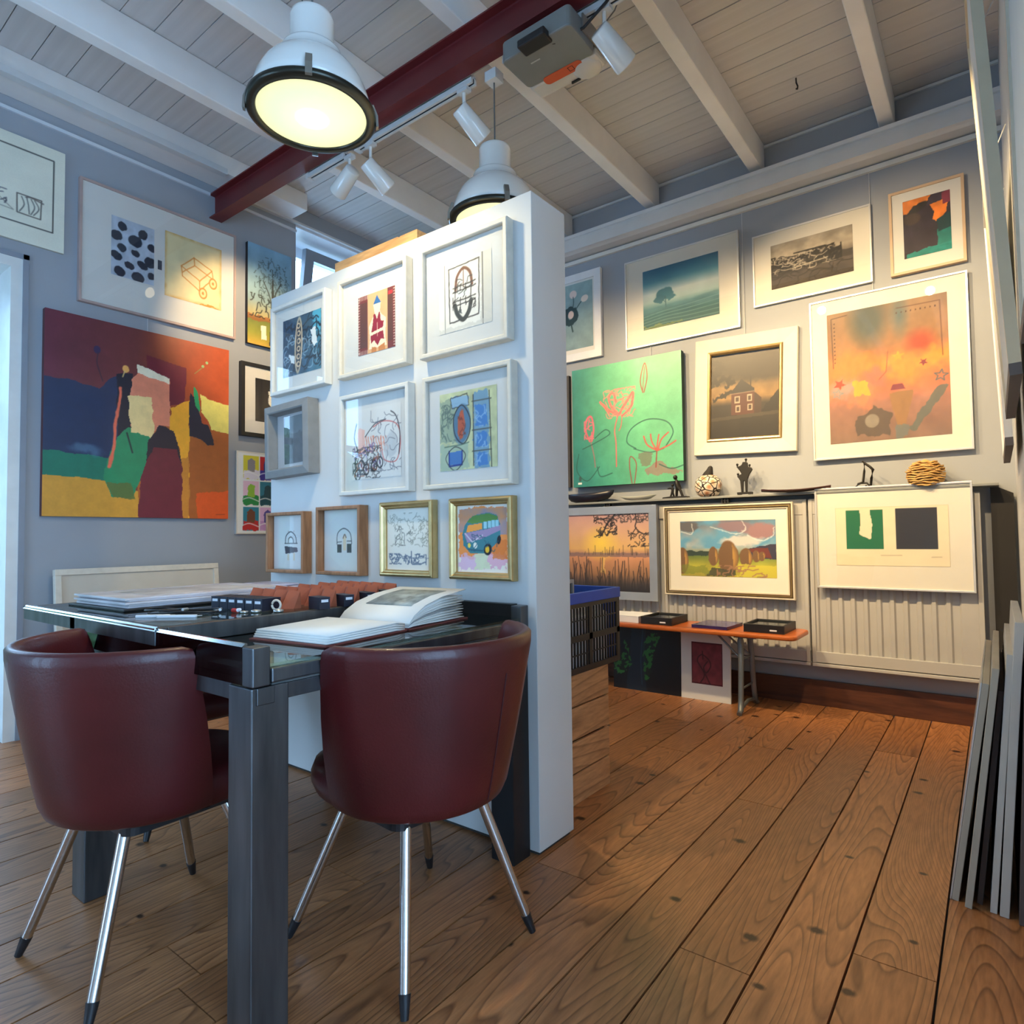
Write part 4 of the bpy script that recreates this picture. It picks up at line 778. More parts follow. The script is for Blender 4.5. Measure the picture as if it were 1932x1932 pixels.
# ------------------------------------------------------------------ painting kit: brush strokes become colours on a fine mesh
class Cv:
    def __init__(s, w, h, ppm, bg=(240, 238, 230)):
        s.W = max(8, int(w*ppm)); s.H = max(8, int(h*ppm)); s.w = w; s.h = h
        s.a = np.empty((s.H, s.W, 3)); s.a[:] = bg
        s.U, s.V = np.meshgrid((np.arange(s.W)+0.5)/s.W, (np.arange(s.H)+0.5)/s.H); s.asp = s.H/s.W
    def noise(s, fx, fy, seed=0, oc=3):
        r = np.random.RandomState(seed); out = np.zeros((s.H, s.W)); tot = 0
        for o in range(oc):
            nx, ny = int(fx*2**o)+2, int(fy*2**o)+2; g = r.rand(ny+1, nx+1)
            x = s.U*(nx-1); y = s.V*(ny-1); i = x.astype(int); j = y.astype(int); fx_ = x-i; fy_ = y-j
            fx_ = fx_*fx_*(3-2*fx_); fy_ = fy_*fy_*(3-2*fy_)
            out += ((g[j, i]*(1-fx_)+g[j, i+1]*fx_)*(1-fy_)+(g[j+1, i]*(1-fx_)+g[j+1, i+1]*fx_)*fy_)*0.5**o; tot += 0.5**o
        return out/tot
    def mix(s, m, col):
        m = np.clip(m, 0, 1)[..., None]; s.a = s.a*(1-m)+np.array(col, float)*m; return s
    def grad(s, stops, ax='v'):
        t = s.V if ax == 'v' else s.U; xs = [p for p, _ in stops]
        s.a = np.stack([np.interp(t, xs, [c[k] for _, c in stops]) for k in range(3)], -1); return s
    def mottle(s, amt, fx=6, fy=6, seed=1, oc=4):
        s.a = np.clip(s.a*(1+amt*(s.noise(fx, fy, seed, oc)-0.5)[..., None]*2), 0, 255); return s
    def _uv(s, rough, seed):
        if not rough: return s.U, s.V
        return s.U+rough*(s.noise(16, 16, seed, 4)-0.5)*2.6, s.V+rough*(s.noise(16, 16, seed+50, 4)-0.5)*2.6
    def inpoly(s, pts, rough=0, seed=0):
        U, V = s._uv(rough, seed); m = np.zeros(U.shape, bool); n = len(pts)
        for i in range(n):
            (x0, y0), (x1, y1) = pts[i], pts[(i+1) % n]
            if y0 == y1: continue
            c = ((y0 > V) != (y1 > V)) & (U < (x1-x0)*(V-y0)/(y1-y0)+x0); m ^= c
        return m
    def poly(s, pts, col, a=1.0, rough=0, seed=0): return s.mix(s.inpoly(pts, rough, seed)*a, col)
    def rect(s, u0, u1, v0, v1, col, a=1.0, rough=0, seed=0): return s.poly([(u0, v0), (u1, v0), (u1, v1), (u0, v1)], col, a, rough, seed)
    def ell(s, cx, cy, rx, ry, col, a=1.0, rot=0, soft=0.15, rough=0, seed=0):
        U, V = s._uv(rough, seed); dx = U-cx; dy = (V-cy)*s.asp; c, q = math.cos(rot), math.sin(rot)
        d = np.hypot((dx*c+dy*q)/rx, (-dx*q+dy*c)/(ry*s.asp)); return s.mix(np.clip((1-d)/soft+0.5, 0, 1)*a, col)
    def line(s, pts, col, w=0.008, a=1.0, wob=0, seed=0):
        U, V = s._uv(wob, seed); D = np.full(U.shape, 9.0); Y = V*s.asp
        for (x0, y0), (x1, y1) in zip(pts[:-1], pts[1:]):
            y0 *= s.asp; y1 *= s.asp; dx, dy = x1-x0, y1-y0; L = dx*dx+dy*dy+1e-12
            t = np.clip(((U-x0)*dx+(Y-y0)*dy)/L, 0, 1); D = np.minimum(D, np.hypot(U-x0-t*dx, Y-y0-t*dy))
        e = 0.7/s.W
        return s.mix(np.clip((w/2+e-D)/(2*e), 0, 1)*a, col)
    def curve(s, pts, col, w=0.008, a=1.0, close=False, wob=0, seed=0):
        P = list(pts); P = [P[-1]]+P+P[:2] if close else [P[0]]+P+[P[-1]]; out = []
        for i in range(1, len(P)-2):
            p0, p1, p2, p3 = [np.array(q, float) for q in P[i-1:i+3]]
            for t in np.linspace(0, 1, 8, endpoint=False):
                out.append(tuple(0.5*((2*p1)+(-p0+p2)*t+(2*p0-5*p1+4*p2-p3)*t*t+(-p0+3*p1-3*p2+p3)*t**3)))
        out.append(tuple(P[-2])); return s.line(out, col, w, a, wob, seed)
    def scrib(s, n, u0, u1, v0, v1, col, w, L=0.08, seed=0, a=1.0):
        r = random.Random(seed)
        for _ in range(n):
            x, y = r.uniform(u0, u1), r.uniform(v0, v1); q = r.uniform(0, 6.28); pts = [(x, y)]
            for _ in range(4):
                q += r.uniform(-1.3, 1.3); x += L*0.3*math.cos(q); y += L*0.3*math.sin(q); pts.append((min(u1, max(u0, x)), min(v1, max(v0, y))))
            s.curve(pts, col, w, a)
        return s
    def star(s, cx, cy, r, col, a=1.0, rot=-1.57, w=None):
        pts = [(cx+(r if k % 2 == 0 else r*0.42)*math.cos(rot+k*math.pi/5), cy+(r if k % 2 == 0 else r*0.42)*math.sin(rot+k*math.pi/5)/s.asp) for k in range(10)]
        return s.line(pts+pts[:1], col, w, a) if w else s.poly(pts, col, a)

def art_mesh(c):
    """grid mesh in local x (right) / z (up) from the lower left corner, colours stored per vertex"""
    W, H = c.W, c.H
    x = np.linspace(0, c.w, W); z = np.linspace(c.h, 0, H)
    X, Z = np.meshgrid(x, z); co = np.stack([X, np.zeros_like(X), Z], -1).reshape(-1, 3).astype(np.float32)
    i = np.arange((H-1)*(W-1)); r = i//(W-1); q = i % (W-1); a = r*W+q
    lo = np.stack([a+W, a+W+1, a+1, a], -1).reshape(-1).astype(np.int32)
    me = bpy.data.meshes.new('artwork'); me.vertices.add(W*H); me.vertices.foreach_set('co', co.ravel())
    nf = (H-1)*(W-1); me.loops.add(nf*4); me.loops.foreach_set('vertex_index', lo)
    me.polygons.add(nf); me.polygons.foreach_set('loop_start', np.arange(0, nf*4, 4, dtype=np.int32)); me.polygons.foreach_set('loop_total', np.full(nf, 4, np.int32))
    me.update(calc_edges=True)
    s = np.clip(c.a/255.0, 0, 1); lin = np.where(s <= 0.04045, s/12.92, ((s+0.055)/1.055)**2.4)
    at = me.color_attributes.new('pigment', 'FLOAT_COLOR', 'POINT')
    at.data.foreach_set('color', np.concatenate([lin.reshape(-1, 3), np.ones((W*H, 1))], -1).astype(np.float32).ravel())
    return me

def frame_mesh(w, h, prof):
    """mitred frame: profile points (inset from the outer edge, distance from the wall) swept round a w x h rectangle standing on z=0"""
    n = len(prof); vs = []
    for sx, sz in ((-1, 0), (1, 0), (1, 1), (-1, 1)):
        for i, o in prof: vs.append((sx*(w/2-i), -o, (h-i) if sz else i))
    fs = [(c*n+k, c*n+(k+1) % n, ((c+1) % 4)*n+(k+1) % n, ((c+1) % 4)*n+k) for c in range(4) for k in range(n)]
    return MB().add(vs, fs)

WALLS = {'back': (0.0, lambda a: (a, YB-0.001)), 'part': (0.0, lambda a: (a, 1.649)), 'left': (math.pi/2, lambda a: (XL+0.001, a)), 'rad': (0.0, lambda a: (a, 3.936)), 'right': (-math.pi/2, lambda a: (XR-0.001, a))}
def flat(w, d, lip=0.010): return [(0, 0.0), (0, d), (w, d), (w, d-lip), (w*0.999, 0.0)]
def picture(label, wall, rect, prof, fm, arts, inner, mat_m=None, glass=True, roll=0.0, tilt=0.0, depth=None, oil=False, group=None, name='framed_picture', cat='picture', off=0.0, foot=None):
    """rect=(a0,a1,z0,z1) outer edge; inner=(l,r,b,t) frame widths; arts=[(rect, Cv)] in the same coordinates; recess depth of the board"""
    a0, a1, z0, z1 = rect; rz, f = WALLS[wall]; cx = (a0+a1)/2; w, h = a1-a0, z1-z0
    x, y = f(cx)
    nx, ny = math.sin(rz), -math.cos(rz)
    t = thing(name, label, cat, (x+nx*off, y+ny*off, z0), group=group); t.rotation_euler = (tilt, roll, rz)
    sgn = -1 if wall == 'right' else 1
    dmax = max(o for _, o in prof); bd = depth if depth is not None else dmax-0.008
    frame_mesh(w, h, prof).build('frame', fm, t, bev=0.0012)
    il, ir, ib, it = inner
    if mat_m is not None: MB().box(-w/2+il-0.002, w/2-ir+0.002, -bd, -0.001, ib-0.002, h-it+0.002).build('mat_board', mat_m, t)
    for (b0, b1, c0, c1), cv in arts:
        lx = (b0-cx) if sgn > 0 else (cx-b1)
        put('artwork', art_mesh(cv), M_OIL if oil else M_PAINT, t, loc=(lx, -bd-0.0012, c0-z0))
    if glass: MB().box(-w/2+il, w/2-ir, -bd-0.0052, -bd-0.0032, ib, h-it).build('glass', M_GLASS, t)
    return t
def canvas(label, wall, rect, cv, d, edge, roll=0, tilt=0.0, off=0.0, group=None, name='canvas_painting'):
    a0, a1, z0, z1 = rect; rz, f = WALLS[wall]; cx = (a0+a1)/2; x, y = f(cx); w, h = a1-a0, z1-z0
    nx, ny = math.sin(rz), -math.cos(rz)
    t = thing(name, label, 'painting', (x+nx*off, y+ny*off, z0), group=group); t.rotation_euler = (tilt, roll, rz)
    MB().box(-w/2, w/2, -d, -0.001, 0, h).build('stretcher', edge, t, bev=0.002)
    put('artwork', art_mesh(cv), M_OIL, t, loc=(-w/2, -d-0.0012, 0))
    return t
def C(rect, ppm, bg=(230, 228, 219)): return Cv(rect[1]-rect[0], rect[3]-rect[2], ppm, bg)
K = (28, 26, 28)
M_FW = mat('white_frame_wood', (0.70, 0.685, 0.63), 0.5, var=0.04, scale=30)
M_FCREAM = mat('cream_frame_wood', (0.68, 0.63, 0.53), 0.55, var=0.06, scale=30)
M_FGREY = mat('grey_frame_wood', (0.24, 0.24, 0.235), 0.6, var=0.08, scale=20)
M_FOAK = wood('oak_frame', (0.40, 0.19, 0.085), (0.22, 0.10, 0.04), 'z', rough=0.5, ring=10, knots=False, tone=0.04, bump=0.03)
M_GOLD = mat('gold_leaf', (0.58, 0.42, 0.19), 0.3, metal=0.85, var=0.12, scale=25)
M_SILVER = mat('silver_frame', (0.40, 0.42, 0.44), 0.35, metal=0.6, var=0.06)
M_ALU = mat('thin_alu_frame', (0.70, 0.70, 0.68), 0.3, metal=0.5)
M_PINK = mat('pink_wood_frame', (0.42, 0.31, 0.28), 0.5, var=0.1)

# ---- left wall -------------------------------------------------------------
r = (0.475, 1.225, 2.556, 3.107); c = C(r, 280, (222, 222, 205)).mottle(0.03)
c.line([(0.08, 0.12), (0.93, 0.12), (0.928, 0.826), (0.08, 0.826), (0.08, 0.12)], K, 0.007)
c.line([(0.719, 0.55), (0.86, 0.55), (0.855, 0.735), (0.721, 0.73), (0.719, 0.55)], (60, 50, 45), 0.006)
for q in ((0.745, 0.76, 0.735), (0.775, 0.785, 0.79), (0.80, 0.82, 0.80), (0.82, 0.845, 0.815)): c.curve([(q[0], 0.57), (q[1], 0.64), (q[2], 0.715)], (70, 70, 68), 0.005)
c.curve([(0.77, 0.565), (0.80, 0.555), (0.87, 0.575)], (110, 100, 95), 0.009)
c.line([(0.50, 0.72), (0.59, 0.60), (0.70, 0.72), (0.50, 0.70)], (120, 120, 110), 0.004).poly([(0.55, 0.52), (0.62, 0.56), (0.60, 0.62), (0.55, 0.60)], (60, 70, 85)).scrib(8, 0.55, 0.66, 0.55, 0.68, (80, 80, 90), 0.006, 0.06, 3)
canvas('cream line drawing of peppers at the upper left edge above the door', 'left', r, c, 0.018, mat('cream_panel_edge', (0.60, 0.58, 0.48), 0.7), name='line_drawing')

R = (1.294, 2.198, 2.322, 3.018)
r1 = (1.454, 1.686, 2.522, 2.865); c1 = C(r1, 300, (178, 192, 208)).mottle(0.06)
for x, y, a, b, q in ((0.25, 0.14, .10, .075, .3), (0.72, 0.17, .11, .085, .3), (0.12, 0.32, .13, .085, .7), (0.55, 0.32, .16, .10, .2), (0.93, 0.35, .10, .07, 0), (0.24, 0.50, .11, .07, .3), (0.55, 0.53, .10, .06, .3), (0.90, 0.61, .14, .09, .2), (0.12, 0.66, .14, .07, .5), (0.42, 0.77, .12, .06, .4), (0.72, 0.70, .14, .06, .5), (0.20, 0.91, .13, .08, .6), (0.62, 0.93, .15, .09, .4), (0.93, 0.84, .09, .06, .3)):
    c1.ell(x, y, a, b, (38, 46, 62), 1, q, 0.12, 0.012, int(x*99))
c1.mottle(0.10, 10, 10, 5)
r2 = (1.748, 2.101, 2.487, 2.887); c2_ = C(r2, 300, (226, 214, 168)).mottle(0.06, 5, 5)
e = np.minimum(np.minimum(c2_.U, 1-c2_.U), np.minimum(c2_.V, 1-c2_.V)); c2_.mix(np.clip(0.06-e, 0, 1)*12*c2_.noise(12, 12, 4), (196, 132, 40))
O = (196, 128, 52)
for p in ([(0.28, 0.47), (0.50, 0.28), (0.82, 0.40), (0.60, 0.62), (0.28, 0.47)], [(0.30, 0.62), (0.60, 0.78), (0.60, 0.62)], [(0.60, 0.78), (0.84, 0.52), (0.82, 0.40)], [(0.28, 0.47), (0.30, 0.62)], [(0.50, 0.28), (0.51, 0.40), (0.82, 0.52)], [(0.51, 0.40), (0.30, 0.56)]): c2_.line(p, O, 0.016, wob=0.004)
for x, y in ((0.66, 0.80), (0.84, 0.60)): c2_.ell(x, y, 0.075, 0.09, O).ell(x, y, 0.055, 0.066, (228, 205, 150)).ell(x, y, 0.02, 0.025, O)
c2_.poly([(0.55, 1), (0.75, 0.95), (0.92, 0.98), (1, 1)], (205, 140, 45), 1, 0.02)
r3 = (1.707, 1.731, 2.632, 2.689); c3_ = C(r3, 300, (60, 64, 76))
picture('wide framed print of dark pebbles beside a yellow cart etching', 'left', R, flat(0.014, 0.028), M_PINK, [(r1, c1), (r2, c2_), (r3, c3_)], (0.014,)*4, M_MATW)

r = (1.139, 2.147, 1.136, 2.236); c = C(r, 290, (112, 48, 62))
c.grad([(0, (108, 48, 66)), (0.45, (112, 52, 54)), (0.62, (150, 66, 40)), (1, (196, 84, 42))], 'u').mottle(0.10, 5, 5, 2)
c.poly([(0.46, 0.5), (1.02, 0.45), (1.02, 1.02), (0.46, 1.02)], (172, 92, 42)).mottle(0.06, 6, 6, 3)
c.poly([(0.80, 0.86), (1.02, 0.83), (1.02, 1.02), (0.80, 1.02)], (228, 88, 34), 1, 0.01)
c.poly([(-0.02, 0.33), (0.12, 0.33), (0.26, 0.35), (0.31, 0.29), (0.38, 0.25), (0.44, 0.3), (0.46, 0.72), (-0.02, 0.70)], (30, 52, 88), 1, 0.008, 1)
c.poly([(0.34, 0.26), (0.43, 0.24), (0.43, 0.62), (0.36, 0.66)], (26, 32, 52), 1, 0.01, 7)
c.poly([(-0.02, 0.68), (0.18, 0.69), (0.33, 0.70), (0.33, 0.83), (-0.02, 0.83)], (16, 118, 96), 1, 0.008, 2)
c.ell(0.20, 0.665, 0.07, 0.02, (90, 130, 160), 0.6, 0, 0.8, 0.02, 4)
c.poly([(-0.02, 0.80), (0.30, 0.81), (0.46, 0.86), (0.48, 1.02), (-0.02, 1.02)], (212, 154, 56), 1, 0.006, 3)
c.poly([(0.34, 0.58), (0.41, 0.53), (0.53, 0.56), (0.52, 0.74), (0.46, 0.84), (0.42, 0.90), (0.33, 0.90), (0.28, 0.80)], (28, 140, 96), 1, 0.012, 6)
c.poly([(0.30, 0.82), (0.42, 0.82), (0.45, 0.90), (0.33, 0.90)], (92, 112, 58), 0.9, 0.012, 8)
c.poly([(0.50, 0.13), (0.73, 0.16), (0.72, 0.36), (0.64, 0.38), (0.60, 0.5), (0.5, 0.5)], (112, 30, 50), 1, 0.004, 9)
c.poly([(0.42, 0.27), (0.46, 0.23), (0.63, 0.25), (0.64, 0.50), (0.58, 0.50), (0.53, 0.56), (0.42, 0.52)], (230, 138, 108), 1, 0.008, 10)
c.poly([(0.41, 0.36), (0.53, 0.36), (0.55, 0.50), (0.53, 0.57), (0.42, 0.55)], (244, 214, 148), 1, 0.015, 11)
c.poly([(0.45, 0.19), (0.50, 0.205), (0.63, 0.235), (0.63, 0.265), (0.46, 0.245)], (236, 226, 198), 1, 0.012, 12)
c.poly([(0.64, 0.40), (0.70, 0.36), (0.75, 0.34), (0.75, 1.02), (0.70, 1.02), (0.70, 0.62), (0.64, 0.55)], (246, 172, 48), 1, 0.012, 13)
c.poly([(0.70, 0.66), (0.75, 0.66), (0.75, 1.02), (0.70, 1.02)], (206, 132, 52), 0.9, 0.01, 14)
c.poly([(0.52, 0.58), (0.58, 0.50), (0.66, 0.52), (0.70, 0.66), (0.70, 0.72), (0.50, 0.74)], (34, 32, 52), 1, 0.012, 15)
c.poly([(0.50, 0.72), (0.54, 0.62), (0.68, 0.62), (0.71, 0.74), (0.71, 1.02), (0.465, 1.02), (0.47, 0.82)], (112, 34, 54), 1, 0.01, 16)
c.poly([(0.75, 0.30), (0.80, 0.33), (0.83, 0.46), (0.87, 0.46), (0.90, 0.54), (0.905, 0.575), (0.86, 0.58), (0.82, 0.55), (0.75, 0.54)], (24, 30, 54), 1, 0.008, 17)
c.poly([(0.77, 0.25), (0.80, 0.28), (0.815, 0.40), (0.785, 0.36)], (28, 150, 92), 1, 0.008, 18)
c.poly([(0.815, 0.28), (0.86, 0.32), (1.02, 0.33), (1.02, 0.50), (0.88, 0.49), (0.86, 0.43), (0.82, 0.40)], (226, 214, 112), 1, 0.01, 19)
c.line([(0.365, 0.33), (0.355, 0.42), (0.34, 0.50), (0.335, 0.62), (0.315, 0.74)], (236, 112, 84), 0.016, 1, 0.008, 3)
c.ell(0.39, 0.225, 0.022, 0.016, (246, 178, 96), 1, 0, 0.2, 0.01).line([(0.385, 0.24), (0.375, 0.27)], (220, 190, 120), 0.006)
c.ell(0.245, 0.155, 0.017, 0.02, (52, 42, 84)).curve([(0.25, 0.17), (0.245, 0.22), (0.26, 0.27), (0.275, 0.31)], (60, 40, 60), 0.005)
for x, y in ((0.855, 0.105), (0.83, 0.13)): c.ell(x, y, 0.008, 0.008, (150, 190, 130))
c.line([(0.78, 0.18), (0.83, 0.135)], (140, 150, 90), 0.004).line([(0.40, 0.56), (0.43, 0.66)], (24, 40, 50), 0.008)
c.line([(0.92, 0.975), (0.975, 0.973)], (120, 40, 30), 0.004, 0.7).mottle(0.05, 30, 30, 21)
canvas('large square abstract canvas of navy, green, ochre and maroon blocks', 'left', r, c, 0.034, mat('maroon_canvas_edge', (0.10, 0.03, 0.035), 0.6))

r = (2.278, 2.610, 2.322, 3.013); c = C(r, 280)
c.grad([(0, (120, 165, 195)), (0.55, (140, 165, 170)), (0.72, (190, 170, 110)), (0.74, (110, 120, 60)), (0.88, (150, 150, 60)), (1, (205, 165, 70))]).mottle(0.1, 5, 8, 3)
c.rect(0, 1, 0.70, 0.76, (150, 90, 50), 0.8, 0.02).poly([(0.48, 0.98), (0.52, 0.6), (0.56, 0.2), (0.60, 0.6), (0.62, 0.98)], (62, 60, 55))
[c.scrib(1, max(0.02, 0.55+q*math.cos(k)-0.06), min(0.98, 0.55+q*math.cos(k)+0.06), max(0.02, 0.33+0.62*q*math.sin(k)-0.03), 0.33+0.62*q*math.sin(k)+0.03, (62, 78, 76), 0.012, 0.09, k, 0.85) for k, q in ((k, 0.38*math.sqrt(((k*37) % 100)/100)) for k in range(110))]; c.curve([(0.55, 0.7), (0.50, 0.5), (0.35, 0.35)], (55, 58, 54), 0.02).curve([(0.56, 0.65), (0.62, 0.45), (0.75, 0.32)], (55, 58, 54), 0.02).scrib(26, 0.05, 0.95, 0.50, 0.72, (50, 55, 50), 0.02, 0.14, 6)
for x in (0.3, 0.75): c.rect(x, x+0.12, 0.80, 0.93, (225, 220, 200), 1, 0.01)
canvas('tall blue painting of a bare tree behind flower pots beside the window', 'left', r, c, 0.03, mat('black_canvas_edge', (0.02, 0.02, 0.022), 0.6))

r = (2.235, 2.735, 1.692, 2.190); ra = (2.338, 2.632, 1.80, 2.094); c = C(ra, 260, (26, 24, 26))
c.poly([(0.28, 1), (0.40, 0.7), (0.30, 0.4), (0.42, 0.1), (0.6, 0.1), (0.62, 1)], (225, 225, 220), 1, 0.05, 3).mottle(0.2, 8, 8)
picture('black framed photograph with a white mat half hidden by the partition', 'left', r, flat(0.026, 0.035), mat('black_frame', (0.014, 0.014, 0.015), 0.4), [(ra, c)], (0.026,)*4, M_MATW)

r = (2.21, 2.665, 1.038, 1.588); c = C(r, 260, (236, 236, 230))
cols = [((222, 208, 60), (150, 140, 140), (230, 220, 225)), ((196, 40, 44), (40, 60, 130), (60, 50, 140)), ((60, 150, 90), (230, 120, 150), (240, 230, 90)), ((232, 190, 205), (150, 190, 60), (40, 140, 70)), ((40, 120, 140), (30, 70, 80), (20, 80, 90)), ((235, 150, 60), (90, 60, 130), (240, 200, 190)), ((40, 130, 150), (120, 70, 45), (200, 40, 40)), ((225, 180, 215), (90, 80, 150), (200, 150, 200)), ((240, 225, 80), (60, 130, 80), (60, 60, 120))]
for k in range(9):
    i, j = k % 3, k//3; u0 = 0.11+0.262*i; v0 = 0.05+0.31*j; u1, v1 = u0+0.245, v0+0.285; b, o_, f2 = cols[k]
    c.rect(u0, u1, v0, v1, b).rect(u0, u1, v0+0.17, v1, f2, 1, 0.015, k).poly([(u0+0.06, v0+0.18), (u0+0.07, v0+0.06), (u0+0.12, v0+0.03), (u0+0.18, v0+0.06), (u0+0.18, v0+0.20)], o_, 1, 0.012, k+3).curve([(u0, v0+0.22), (u0+0.1, v0+0.20), (u1, v0+0.24)], (245, 240, 235), 0.012)
picture('bright grid of small coloured prints below the black framed photograph', 'left', r, flat(0.008, 0.022), M_ALU, [(r, c)], (0.008,)*4, None, glass=False, depth=0.018)

# ---- partition -------------------------------------------------------------
PR = lambda x0, z0: (x0, x0+0.405, z0, z0+0.405)
PF = [(0, 0), (0, 0.034), (0.003, 0.037), (0.015, 0.037), (0.018, 0.034), (0.018, 0.016), (0.0179, 0)]
IN = (0.018,)*4
def pframe(label, x0, z0, arts, fm=M_FW, mm=M_MATW): return picture(label, 'part', PR(x0, z0), PF, fm, arts, IN, mm, depth=0.018)
ra = (-2.528, -2.248, 1.722, 1.980); c = C(ra, 420)
c.grad([(0, (44, 70, 100)), (0.6, (50, 82, 104)), (1, (70, 130, 150))], 'u').mottle(0.35, 6, 6, 2)
c.rect(0.82, 1, 0, 0.35, (90, 190, 215), 0.8, 0.06, 3).scrib(45, 0, 1, 0, 1, (26, 34, 46), 0.022, 0.25, 4).scrib(26, 0, 1, 0.3, 1, (160, 190, 205), 0.016, 0.2, 7, 0.8)
c.ell(0.42, 0.50, 0.10, 0.48, (225, 200, 160), 1, 0.05).ell(0.42, 0.50, 0.072, 0.43, (60, 60, 66), 1, 0.05)
for k in range(6): c.ell(0.42+0.01*math.sin(k), 0.17+0.13*k, 0.05, 0.05, (222, 196, 156)).ell(0.42, 0.17+0.13*k, 0.03, 0.028, (50, 52, 60))
c.poly([(0.72, 0.30), (0.85, 0.28), (0.90, 0.55), (0.80, 0.58)], (230, 235, 232), 1, 0.02).poly([(0.16, 0.6), (0.30, 0.66), (0.32, 0.80), (0.22, 0.76)], (225, 235, 236), 1, 0.02)
pframe('white framed dark blue abstract, top left print on the partition', -2.605, 1.647, [(ra, c)])

ra = (-2.005, -1.79, 1.726, 1.962); c = C(ra, 420, (222, 176, 128)).mottle(0.05)
for u0, u1 in ((0, 0.27), (0.80, 1)):
    c.rect(u0, u1, 0, 1, (118, 52, 48)).rect(u0+0.06 if u0 == 0 else u0, u1-0.02 if u0 == 0 else u1-0.07, 0.12, 0.88, (96, 58, 48))
for k in range(22):
    c.line([(0.0, k/22), (0.045, k/22)], (240, 225, 205), 0.012).line([(0.955, k/22), (1, k/22)], (240, 225, 205), 0.012)
for k in range(6): c.line([(0.04+0.042*k, 0.0), (0.04+0.042*k, 0.07)], (235, 215, 200), 0.012).line([(0.04+0.042*k, 0.93), (0.04+0.042*k, 1)], (235, 215, 200), 0.012)
c.rect(0.83, 0.93, 0.06, 0.12, (190, 50, 50), 1, 0.01)
SK = (244, 226, 196); RD = (150, 30, 52)
c.poly([(0.42, 0.20), (0.62, 0.20), (0.60, 0.34), (0.64, 0.40), (0.76, 0.48), (0.74, 0.80), (0.78, 0.93), (0.30, 0.93), (0.33, 0.78), (0.30, 0.55), (0.40, 0.42), (0.46, 0.36)], SK)
c.poly([(0.52, 0.06), (0.63, 0.20), (0.42, 0.20)], (52, 108, 168))
c.poly([(0.43, 0.36), (0.47, 0.36), (0.52, 0.46), (0.57, 0.35), (0.60, 0.35), (0.62, 0.50), (0.70, 0.52), (0.68, 0.62), (0.36, 0.66), (0.40, 0.54)], RD).poly([(0.34, 0.71), (0.68, 0.67), (0.71, 0.82), (0.62, 0.80), (0.535, 0.90), (0.44, 0.80), (0.36, 0.84)], RD)
c.poly([(0.38, 0.90), (0.50, 0.92), (0.50, 1), (0.36, 1)], (200, 130, 70)).poly([(0.56, 0.92), (0.72, 0.88), (0.74, 1), (0.55, 1)], (200, 130, 70)).line([(0.525, 0.52), (0.53, 0.74)], SK, 0.012)
pframe('white framed print of a bather in a red swimsuit and blue hat', -2.118, 1.647, [(ra, c)], M_FCREAM)

ra = (-1.560, -1.316, 1.720, 1.968); c = C(ra, 420, (232, 231, 222)).mottle(0.03)
c.rect(0.80, 1.0, 0, 1, (205, 203, 192), 0.8, 0.02).line([(0.83, 0), (0.835, 1)], K, 0.012).line([(0.12, 0.02), (0.125, 1)], (90, 90, 88), 0.010).rect(0, 1, 0.93, 1, (200, 200, 192), 0.6, 0.03)
c.line([(0.20, 0.10), (0.77, 0.07), (0.76, 0.84), (0.22, 0.87), (0.20, 0.10)], K, 0.016, 1, 0.006)
BR = (116, 72, 52)
c.curve([(0.33, 0.42), (0.36, 0.24), (0.48, 0.14), (0.60, 0.22), (0.64, 0.40)], BR, 0.045).line([(0.48, 0.12), (0.48, 0.4)], BR, 0.016)
for v in (0.36, 0.42, 0.56, 0.62): c.line([(0.28, v+0.03), (0.70, v)], K, 0.016, 1, 0.01, int(v*50))
for u in (0.32, 0.42, 0.52, 0.62): c.line([(u, 0.36), (u, 0.66)], K, 0.014, 1, 0.01, int(u*90))
c.rect(0.36, 0.60, 0.45, 0.54, (222, 230, 226)).curve([(0.32, 0.64), (0.36, 0.76), (0.47, 0.86), (0.58, 0.76), (0.62, 0.62)], (56, 62, 62), 0.07).poly([(0.42, 0.64), (0.45, 0.78), (0.38, 0.74)], (80, 86, 86)).scrib(14, 0.28, 0.70, 0.28, 0.75, K, 0.010, 0.14, 3)
pframe('white framed etching of a brown and black vessel, top right on the partition', -1.643, 1.643, [(ra, c)], M_FCREAM)

R = (-2.612, -2.285, 1.275, 1.597); ra = (-2.52, -2.375, 1.335, 1.545); c = C(ra, 400, (82, 86, 92)).mottle(0.15, 6, 8).rect(0, 1, 0, 0.35, (120, 130, 135), 0.6, 0.05)
picture('small deep grey box frame with a dark print, tilted on the partition', 'part', R, [(0, 0), (0, 0.055), (0.030, 0.062), (0.036, 0.058), (0.040, 0.012), (0.0399, 0)], M_FGREY, [(ra, c)], (0.04,)*4, mat('pale_grey_mat', (0.50, 0.51, 0.52), 0.8), depth=0.014, roll=math.radians(-1.5))

ra = (-2.045, -1.76, 1.232, 1.510); c = C(ra, 420, (222, 221, 215))
for k in range(9): c.line([(0.30+0.05*k, 0.40+0.004*k), (0.33+0.05*k, 0.62)], (226, 130, 96), 0.022, 0.8, 0.02, k)
c.rect(0.12, 0.28, 0.28, 0.62, (240, 180, 158), 0.8, 0.03).ell(0.80, 0.56, 0.13, 0.17, (190, 192, 192), 0.8, 0.2, 0.2, 0.03).curve([(0.45, 0.28), (0.66, 0.22), (0.92, 0.30), (0.98, 0.55), (0.90, 0.78), (0.68, 0.76), (0.62, 0.62)], (200, 70, 60), 0.012)
c.curve([(0.10, 0.20), (0.05, 0.40), (0.12, 0.60), (0.06, 0.78), (0.14, 0.96)], K, 0.018).curve([(0.80, 0.10), (0.90, 0.18), (0.97, 0.40), (0.95, 0.70)], K, 0.014).curve([(0.28, 0.40), (0.48, 0.24), (0.70, 0.20)], K, 0.012)
